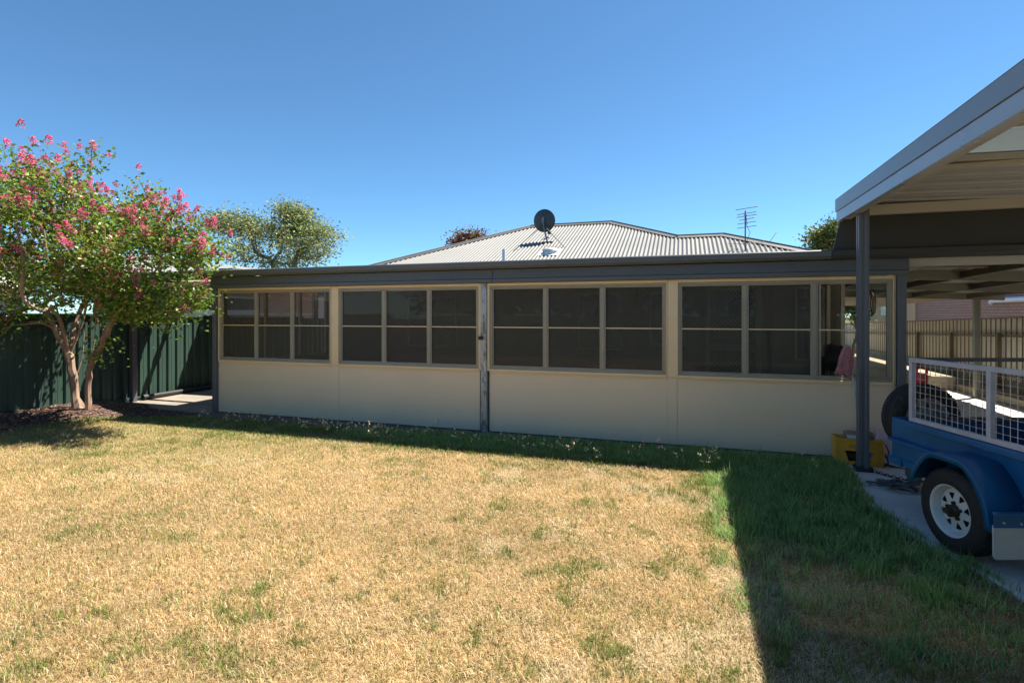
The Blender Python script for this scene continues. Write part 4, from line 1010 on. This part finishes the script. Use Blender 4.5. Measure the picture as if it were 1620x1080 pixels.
# wheels
def wheel_parts(parent, tyre_mb_T, rimmat, local=True):
    ty = MB()
    pr = [(.172, -.075), (.182, -.082), (.215, -.086), (.245, -.083), (.27, -.072), (.283, -.055), (.287, -.03), (.283, -.028), (.283, -.022), (.288, -.02), (.288, .0), (.283, .002), (.283, .008), (.288, .01), (.288, .03), (.283, .032), (.283, .04), (.286, .055), (.27, .072), (.245, .083), (.215, .086), (.182, .082), (.172, .075), (.172, -.075)]
    ty.lathe(pr, axis='x', n=56)
    for k in range(70):     # shoulder blocks
        t = 2 * math.pi * k / 70
        for sx in (-1, 1):
            for (r0, r1, w0, w1) in ((.262, .285, .062, .078),):
                c, s = math.cos(t), math.sin(t); c2, s2 = math.cos(t + .05), math.sin(t + .05)
                vs_ = []
                for (rr, xx) in ((r0, w1), (r1, w0), (r1 - .004, w0 - .012), (r0 - .006, w1 - .012)):
                    vs_ += [(sx * xx, rr * c, rr * s), (sx * xx, rr * c2, rr * s2)]
                ty.add(vs_, [(0, 1, 3, 2), (2, 3, 5, 4), (0, 2, 4, 6), (1, 7, 5, 3)])
    rm = MB()
    rp = [(.176, -.072), (.180, -.077), (.176, -.080), (.166, -.076), (.160, -.066), (.157, -.05), (.152, -.035), (.150, .0), (.150, .06), (.168, .07), (.176, .075)]
    rm.lathe(rp, axis='x', n=56)
    # disc face with eight triangular holes: built as a ring of wedges
    nseg = 8; fx = -.036
    def pt(r, t, x): return (x, r * math.cos(t), r * math.sin(t))
    for k in range(nseg):
        t0 = 2 * math.pi * (k + .15) / nseg; dt = 2 * math.pi / nseg
        # per sector: outer ring, inner ring and two spokes around a triangular hole (wide outward)
        ho, hi = .120, .078; wo = .30 * dt * .9; wi = .05 * dt
        tm = t0 + dt / 2
        tL, tR = tm - wo, tm + wo; sL, sR = tm - wi, tm + wi
        xo, xm, xi = -.020, fx, fx - .004
        A = [pt(.1505, t0, xo), pt(.1505, tL, xo), pt(.1505, tm, xo), pt(.1505, tR, xo), pt(.1505, t0 + dt, xo)]
        Bq = [pt(ho, t0, xm), pt(ho, tL, xm), pt(ho + .003, tm, xm), pt(ho, tR, xm), pt(ho, t0 + dt, xm)]
        Cq = [pt(hi, t0, xi), pt(hi, sL, xi), pt(hi, sR, xi), pt(hi, t0 + dt, xi)]
        Dq = [pt(.03, t0, xi), pt(.03, tm, xi), pt(.03, t0 + dt, xi)]
        rm.add(A + Bq + Cq + Dq, [(0, 1, 6, 5), (1, 2, 7, 6), (2, 3, 8, 7), (3, 4, 9, 8), (5, 6, 11, 10), (8, 9, 13, 12), (10, 11, 15, 14), (11, 12, 15), (12, 13, 16, 15)])
    hb = MB().lathe([(0, -.105), (.022, -.103), (.026, -.095), (.027, -.07), (.040, -.062), (.045, -.046), (.045, -.036)], axis='x', n=20)
    for k in range(5):
        t = 2 * math.pi * k / 5 + .3; hb.lathe([(0, -.062), (.009, -.062), (.011, -.058), (.011, -.040)], c=(0, .055 * math.cos(t), .055 * math.sin(t)), axis='x', n=6)
    dk = MB().lathe([(0, -.0), (.150, -.0)], axis='x', n=24)
    return ty, rm, hb, dk
ty, rm, hb, dk = wheel_parts(None, None, None)
def place(mb, fn): q = MB(); q.v = [fn(v) for v in mb.v]; q.f = list(mb.f); return q
for sx in (-1, 1):
    fn = lambda v, sx=sx: (sx * .735 + (-sx) * v[0] * (1), v[1], v[2] + .288)
    fn = (lambda v: (-.735 + .93 * v[0], .955 * v[1], .955 * v[2] + .276)) if sx < 0 else (lambda v: (.735 - .93 * v[0], .955 * v[1], .955 * v[2] + .276))
    W = PT(place(rm, fn), 'wheel', RIM, smooth=True)
    PT(place(ty, fn), 'tyre', TYRE, W, smooth=True); PT(place(hb, fn), 'hub', RUST, W, smooth=True); PT(place(dk, fn), 'brake_drum', BLACK, W)
PT(MB().box(-.66, -.025, .26, .66, .025, .31).tube([(-.58, .45, .36), (-.58, .1, .30), (-.58, -.1, .30), (-.58, -.5, .36)], .022, 6).tube([(.58, .45, .36), (.58, .1, .30), (.58, -.1, .30), (.58, -.5, .36)], .022, 6), 'axle', BLACK)
PT(MB().bar((-.42, .80, .365), (-.03, 1.48, .365), .04, .06).bar((.42, .80, .365), (.03, 1.48, .365), .04, .06).box(-.03, 1.45, .34, .03, 1.62, .40), 'drawbar', BLUE)
# jockey stand
J = PT(MB().tube([(-.08, 1.40, .60), (-.08, 1.40, .17)], .022, 12).tube([(-.08, 1.40, .36), (-.08, 1.40, .20)], .028, 12), 'jockey_stand', STEELG, smooth=True)
PT(MB().lathe([(.0, -.025), (.055, -.025), (.072, -.018), (.075, 0), (.072, .018), (.055, .025), (0, .025)], c=(-.05, 1.36, .085), axis='x', n=24), 'jockey_wheel', STEELG, J, smooth=True)
PT(MB().box(-.09, 1.32, .08, -.075, 1.42, .19).box(-.03, 1.32, .08, -.015, 1.42, .17), 'wheel_fork', STEELG, J)
# cage
CZ0, CZ1 = ZR + .005, ZR + .50
def cage_side(x, mat, yA, yB, posts):
    fm = MB(); w = .034
    fm.box(x - w / 2, yB, CZ0, x + w / 2, yA, CZ0 + .034); fm.box(x - w / 2, yB, CZ1 - .034, x + w / 2, yA, CZ1)
    for y in posts: fm.box(x - w / 2, y - .017, CZ0 + .034, x + w / 2, y + .017, CZ1 - .034)
    F_ = PT(fm, 'cage_frame', mat, bevel=.002)
    wr = MB(); rj = random.Random(int(x * 100) + 3)
    y = yB + .05
    while y < yA - .02:
        if min(abs(y - q) for q in posts) > .02: 
            j_ = rj.uniform(-.004, .004); wr.tube([(x, y, CZ0 + .03), (x + j_, y + j_, CZ0 + .22), (x, y, CZ1 - .03)], .0019, 5)
        y += .05
    z = CZ0 + .075
    while z < CZ1 - .04: wr.tube([(x + .003, yB + .01, z), (x + .003 + rj.uniform(-.004, .004), (yA + yB) / 2, z + rj.uniform(-.003, .003)), (x + .003, yA - .01, z)], .0019, 5); z += .052
    PT(wr, 'wire_mesh', WIRE, F_)
cage_side(-.592, CAGEM, .65, YR, [.633, -.06, -.55, YR + .017]); cage_side(.592, CAGED, .65, YR, [.633, -.06, YR + .017])
fm = MB().box(-.573, .634, CZ0, .573, .65, CZ0 + .03).box(-.573, .634, CZ1 - .03, .573, .65, CZ1); PT(fm, 'front_cage_rail', CAGED)
# things on the trailer
SW = thing('spare_wheel', (2.46 - .31 * math.cos(TA) - .93 * math.sin(TA), 4.456 - .31 * math.sin(TA) + .93 * math.cos(TA), .45), 'black spare tyre standing upright at the house end of the trailer', 'spare wheel', rz=TA)
fn = lambda v: (v[1], v[0], v[2] + .285)
def PW(mb, name, mat, parent=None, **k): return mb.build(name, mat, parent or SW, local=True, **k)
PW(place(ty, fn), 'tyre', TYRE, smooth=True); PW(place(rm, fn), 'rim', RIMG, smooth=True)
PW(MB().lathe([(0, .0), (.15, .0)], c=(0, 0, .285), axis='y', n=24), 'rim_disc', RIMG)
jl = Vector((2.46 - .30 * math.cos(TA) - .93 * math.sin(TA), 4.456 - .30 * math.sin(TA) + .93 * math.cos(TA), 1.022))
RJ = thing('red_container', tuple(jl), 'small red plastic container with a looped handle sitting above the spare tyre', 'container')
MB().lathe([(0, 0), (.038, 0), (.042, .01), (.042, .07), (.036, .08), (0, .082)], c=tuple(jl), n=20).build('container_body', REDP, RJ, smooth=True)
MB().tube([jl + Vector((-.035, 0, .078)), jl + Vector((-.034, 0, .12)), jl + Vector((0, 0, .135)), jl + Vector((.034, 0, .12)), jl + Vector((.035, 0, .078))], .011, 8).build('handle', REDP, RJ, smooth=True)

# chain from the post to the trailer
mb = MB()
pts = [Vector(q) for q in [(1.80, 6.13, .035), (1.84, 6.10, .03), (1.89, 6.03, .028), (1.99, 5.93, .028), (2.10, 5.90, .028), (2.22, 5.86, .028), (2.4, 5.80, .028)]]
def along(pts, step):
    out = []; acc = 0
    for a_, b_ in zip(pts[:-1], pts[1:]):
        L_ = (b_ - a_).length; t = acc
        while t < L_: out.append((a_ + (b_ - a_) * t / L_, (b_ - a_).normalized())); t += step
        acc = t - L_
    return out
def link(mb, c, d, k, s=1.0):
    u = Vector((0, 0, 1)) if k % 2 else d.cross(Vector((0, 0, 1))).normalized()
    ring = [c + d * (.021 * s * math.cos(t)) + u * (.012 * s * math.sin(t)) for t in [2 * math.pi * j / 10 for j in range(10)]]
    mb.tube(ring, .0042 * s, 5, closed=True)
for k, (c, d) in enumerate(along(pts, .030)): link(mb, c + Vector((0, 0, .006 if k % 2 else 0)), d, k)
for k in range(16):
    t = 2 * math.pi * k / 16; link(mb, Vector((1.735 + .078 * math.cos(t), 6.17 + .078 * math.sin(t), .05 + .01 * (k % 3))), Vector((-math.sin(t), math.cos(t), 0)), k)
tag(mb.build('chain', CHAINM, smooth=True), 'dark rusty chain wrapped round the carport post foot and lying across the slab', 'chain')
# tangled straps
mb = MB(); rs_ = random.Random(9)
cx_, cy_ = 1.87, 5.66
for q in range(7):
    ph = rs_.uniform(0, 6.28); pts = []; cx_, cy_ = 1.87 + rs_.uniform(-.09, .09), 5.66 + rs_.uniform(-.09, .07)
    for k in range(15):
        t = k / 14; a_ = ph + t * 4.4; r_ = .03 + .10 * math.sin(3 * t + 1.7 * q) ** 2
        pts.append(Vector((cx_ + r_ * 1.25 * math.cos(a_), cy_ + r_ * .8 * math.sin(a_), .032 + .02 * abs(math.sin(a_ * 1.7 + q)) + .006 * q)))
    for a_, b_ in zip(pts[:-1], pts[1:]): mb.bar(a_, b_ + (b_ - a_) * .15, .034, .004, up=(.3 * math.sin(9 * a_.x + q), .4 * math.cos(14 * a_.y), 1))
tag(mb.build('tie_down_strap', STRAPM), 'tangled grey webbing straps in a heap on the slab under the trailer front', 'strap')
mb = MB(); pts = [Vector(q) for q in [(1.99, 5.42, .40), (2.0, 5.40, .28), (2.01, 5.37, .16), (2.03, 5.33, .08), (2.0, 5.28, .04), (1.95, 5.25, .034)]]
for a_, b_ in zip(pts[:-1], pts[1:]): mb.bar(a_, b_ + (b_ - a_) * .1, .024, .004)
tag(mb.build('hanging_strap', STRAPM), 'single grey strap hanging down from the trailer front to the slab', 'strap')

# ------------------------------------------------------------------ crate, tub, mop
CRT = thing('crate', (1.54, 6.36, .022), 'yellow plastic crate on the slab behind the carport post', 'crate', rz=R(-3))
def PC(mb, name, mat, parent=None, **k): return mb.build(name, mat, parent or CRT, local=True, **k)
w, d, h = .43, .22, .275
mb = MB()
for (x0, x1) in ((0, .055), (w - .055, w)):
    for (y0, y1) in ((0, .012), (d - .012, d)): mb.box(x0, y0, 0, x1, y1, h)
for y0, y1 in ((0, .012), (d - .012, d)):
    mb.box(.055, y0 + .002, .155, w - .055, y1 - .002, h - .004); mb.box(.055, y0, 0, w - .055, y1, .04)
    mb.prism([(.055, .04), (.12, .04), (.085, .155), (.055, .155)], 'y', y0 + .002, y1 - .002); mb.prism([(w - .055, .04), (w - .055, .155), (w - .085, .155), (w - .12, .04)], 'y', y0 + .002, y1 - .002)
mb.box(0, .012, 0, .012, d - .012, h).box(w - .012, .012, 0, w, d - .012, h)
mb.box(-.006, -.006, h - .02, w + .006, 0, h).box(-.006, -.006, h - .085, w + .006, 0, h - .075).box(-.006, -.006, .15, w + .006, 0, .16).box(-.006, -.006, .035, w + .006, 0, .045).box(-.006, -.006, 0, w + .006, 0, .012)
for x in (.0, .022, .05, w - .054, w - .026, w - .004): mb.box(x, -.006, 0, x + .004, -.0005, h)
mb.box(.012, .012, .0, w - .012, d - .012, .01)
for k in range(9): mb.box(.02 + k * .045, .012, h - .012, .028 + k * .045, d - .012, h - .006) if k in (0, 8) else None
PC(mb, 'crate_body', YEL, bevel=.0015)
cu = bpy.data.curves.new('crate_lettering', 'FONT'); cu.body = '7MEEIN'; cu.size = .042; cu.extrude = .0008
t_ = bpy.data.objects.new('tmp', cu); C.objects.link(t_)
dg = bpy.context.evaluated_depsgraph_get(); me = bpy.data.meshes.new_from_object(t_.evaluated_get(dg)); bpy.data.objects.remove(t_)
me.materials.clear(); me.materials.append(M('faded_print', (.16, .07, .015), .7)); o = bpy.data.objects.new('lettering', me); C.objects.link(o); o.parent = CRT
o.location = (.115, -.0025, .178 + .005); o.rotation_euler = (R(90), 0, 0)
jm = MB().lathe([(0, 0), (.07, 0), (.09, .02), (.115, .10), (.10, .10), (.075, .02), (0, .012)], n=24)
jm.v = [(1.54 + .2 + v[0], 6.36 + .105 + v[1] * .8, .036 + v[2]) for v in jm.v]
tag(jm.build('bowl', M('dark_brown_bowl', (.06, .045, .035), .6), smooth=True), 'dark bowl inside the yellow crate', 'bowl')
o = MB().box(1.66, 6.47, .20, 1.92, 6.56, .345).build('cardboard_box', CARD, bevel=.003); tag(o, 'small brown cardboard box in the top of the yellow crate', 'box')
o = MB().add([(1.65, 6.37, .301), (1.84, 6.35, .297), (1.86, 6.45, .312), (1.67, 6.47, .310), (1.65, 6.37, .307), (1.84, 6.35, .303), (1.86, 6.45, .318), (1.67, 6.47, .316)], [(0, 1, 2, 3), (7, 6, 5, 4), (0, 4, 5, 1), (1, 5, 6, 2), (2, 6, 7, 3), (3, 7, 4, 0)]).build('newspaper', PAPER); tag(o, 'folded pale paper resting on the rim of the yellow crate', 'paper')
PB = thing('pink_tub', (2.04, 6.42, .022), 'pale pink plastic tub tipped against the wall beside the yellow crate', 'tub', rz=R(-14))
mb = MB(); prf = [(-.17, .05), (.17, .01), (.16, .30), (-.10, .36)]
mb.prism(prf, 'y', -.02, .14); mb.build('tub_body', PINKP, PB, local=True, bevel=.015, seg=2)
MB().prism([(-.19, .055), (.20, .0), (.20, .03), (-.18, .085)], 'y', -.05, .16).build('tub_rim', PINKP, PB, local=True, bevel=.006)
MB().box(-.1, .0, 0, .14, .1, .03).build('dark_foot', BLACK, PB, local=True)
mb = MB().tube([(2.0, 6.30, .05), (1.985, 6.29, .14), (2.0, 6.29, .2), (1.97, 6.30, .27)], .006, 6).tube([(1.985, 6.29, .13), (1.96, 6.28, .16), (2.0, 6.28, .1)], .006, 6).tube([(1.95, 6.3, .03), (1.99, 6.28, .09), (1.97, 6.3, .18)], .005, 6)
tag(mb.build('electric_cord', BLACK, smooth=True), 'black cord looped against the pink tub', 'cord')
MP = thing('mop', (1.86, 6.50, .022), 'string mop with dusty pink yarn leaning head up behind the carport post', 'mop')
hb_ = Vector((1.84, 6.50, .022)); ht = Vector((1.735, 6.60, 1.16))
MB().tube([hb_, ht], .011, 10).build('handle', MOPH, MP, smooth=True)
mb = MB(); rm_ = random.Random(2); tp = ht + Vector((-.03, -.01, .085))
MB().tube([ht - Vector((.0, 0, .03)), tp - Vector((0, 0, .02))], .022, 10).build('mop_clamp', MOPM, MP, smooth=True)
for k in range(210):
    a_ = rm_.uniform(0, 6.28); rad = rm_.uniform(.022, .064); ln = rm_.uniform(.17, .32)
    ox, oy = math.cos(a_), math.sin(a_) * .7
    pts = [tp + Vector((ox * .01, oy * .01, 0)), tp + Vector((ox * rad * .5, oy * rad * .5, -.002 - .01 * rm_.random())), tp + Vector((ox * rad * .8, oy * rad * .8, -.05)), tp + Vector((ox * rad * 1.05 - .012, oy * rad, -ln * .6)), tp + Vector((ox * rad * 1.3 - .022 + rm_.uniform(-.02, .02), oy * rad + rm_.uniform(-.01, .01), -ln))]
    mb.tube(pts, .0045, 5)
mb.build('yarn_head', MOPM, MP, smooth=True, recalc=False)

# ------------------------------------------------------------------ things inside the verandah
def rayto(px, py, Y):
    c, s = math.cos(R(17.9)), math.sin(R(17.9)); r = (px - 810) / 835; u = (497 - py) / 835; dx, dy = r * c - s, r * s + c; t = Y / dy; return Vector((dx * t, Y, 1.6 + u * t))
q = rayto(970, 580, 8.3)
TB = thing('wooden_bench', (q.x, 8.3, .03), 'orange timber bench top low behind the third window', 'bench')
MB().box(q.x - .38, 8.15, q.z - .02, q.x + .38, 8.50, q.z + .03).build('bench_top', WOODO, TB, bevel=.005)
for sx in (-.33, .33):
    for yy_ in (8.19, 8.46): MB().box(q.x + sx - .025, yy_ - .025, .03, q.x + sx + .025, yy_ + .025, q.z - .02).build('leg', WOODO, TB)
q = rayto(1215, 521, 8.4)
TT = thing('tall_table', (q.x, 8.4, .03), 'tall narrow dark table on a thin leg inside the end window', 'table')
MB().box(q.x - .28, 8.25, q.z - .015, q.x + .28, 8.55, q.z + .015).build('table_top', BLACK, TT, bevel=.004)
MB().tube([(q.x, 8.4, q.z - .015), (q.x + .06, 8.4, .05)], .02, 10).build('leg', BLACK, TT, smooth=True)
MB().lathe([(0, 0), (.2, 0), (.2, .02), (0, .03)], c=(q.x + .06, 8.4, .03), n=20).build('table_foot', BLACK, TT)
q = rayto(1017, 472, 8.0)
PTt = thing('hanging_pot', (q.x, 8.0, q.z - .13), 'dark round hanging pot seen through the third window', 'pot')
MB().lathe([(0, -.12), (.08, -.10), (.125, -.02), (.12, .06), (.07, .10), (0, .10)], c=tuple(q), n=20).build('pot_body', BLACK, PTt, smooth=True)
MB().tube([q + Vector((-.1, 0, .05)), (q.x, 8.0, 2.18)], .004, 4).tube([q + Vector((.1, 0, .05)), (q.x, 8.0, 2.18)], .004, 4).build('hanger', BLACK, PTt)
q = rayto(1168, 487, 9.43)
o = MB().lathe([(0, -.02), (.15, -.02), (.16, 0), (.16, .015)], c=(q.x, 9.43, q.z), axis='y', n=28).build('wall_clock', BLACK, smooth=True); tag(o, 'round dark clock on the verandah back wall right of the security door', 'clock')
q = rayto(1315, 555, 8.6)
BQ = thing('kettle_barbecue', (q.x, 8.6, .03), 'dark round lidded barbecue behind the last window pane', 'barbecue')
MB().lathe([(0, -.18), (.15, -.15), (.25, -.05), (.27, 0), (.27, .02), (.24, .12), (.14, .20), (0, .23)], c=(q.x, 8.6, .95), n=28).build('kettle', BLACK, BQ, smooth=True)
for k in range(3):
    t = 2 * math.pi * k / 3; MB().tube([(q.x + .12 * math.cos(t), 8.6 + .12 * math.sin(t), .80), (q.x + .26 * math.cos(t), 8.6 + .26 * math.sin(t), .03)], .012, 6).build('leg', STEELG, BQ)
mb = MB(); hc = Vector((2.13, 7.2, 1.72))
for k in range(3):
    r_ = .09 + .012 * k; mb.tube([hc + Vector((-.02 * k, r_ * math.cos(t), 1.35 * r_ * math.sin(t))) for t in [2 * math.pi * j / 20 for j in range(20)]], .006, 6, closed=True)
tag(mb.build('hose_coil', M('brown_hose', (.12, .07, .05), .6), smooth=True), 'coiled brown hose hanging inside the end window by the corner post', 'hose')
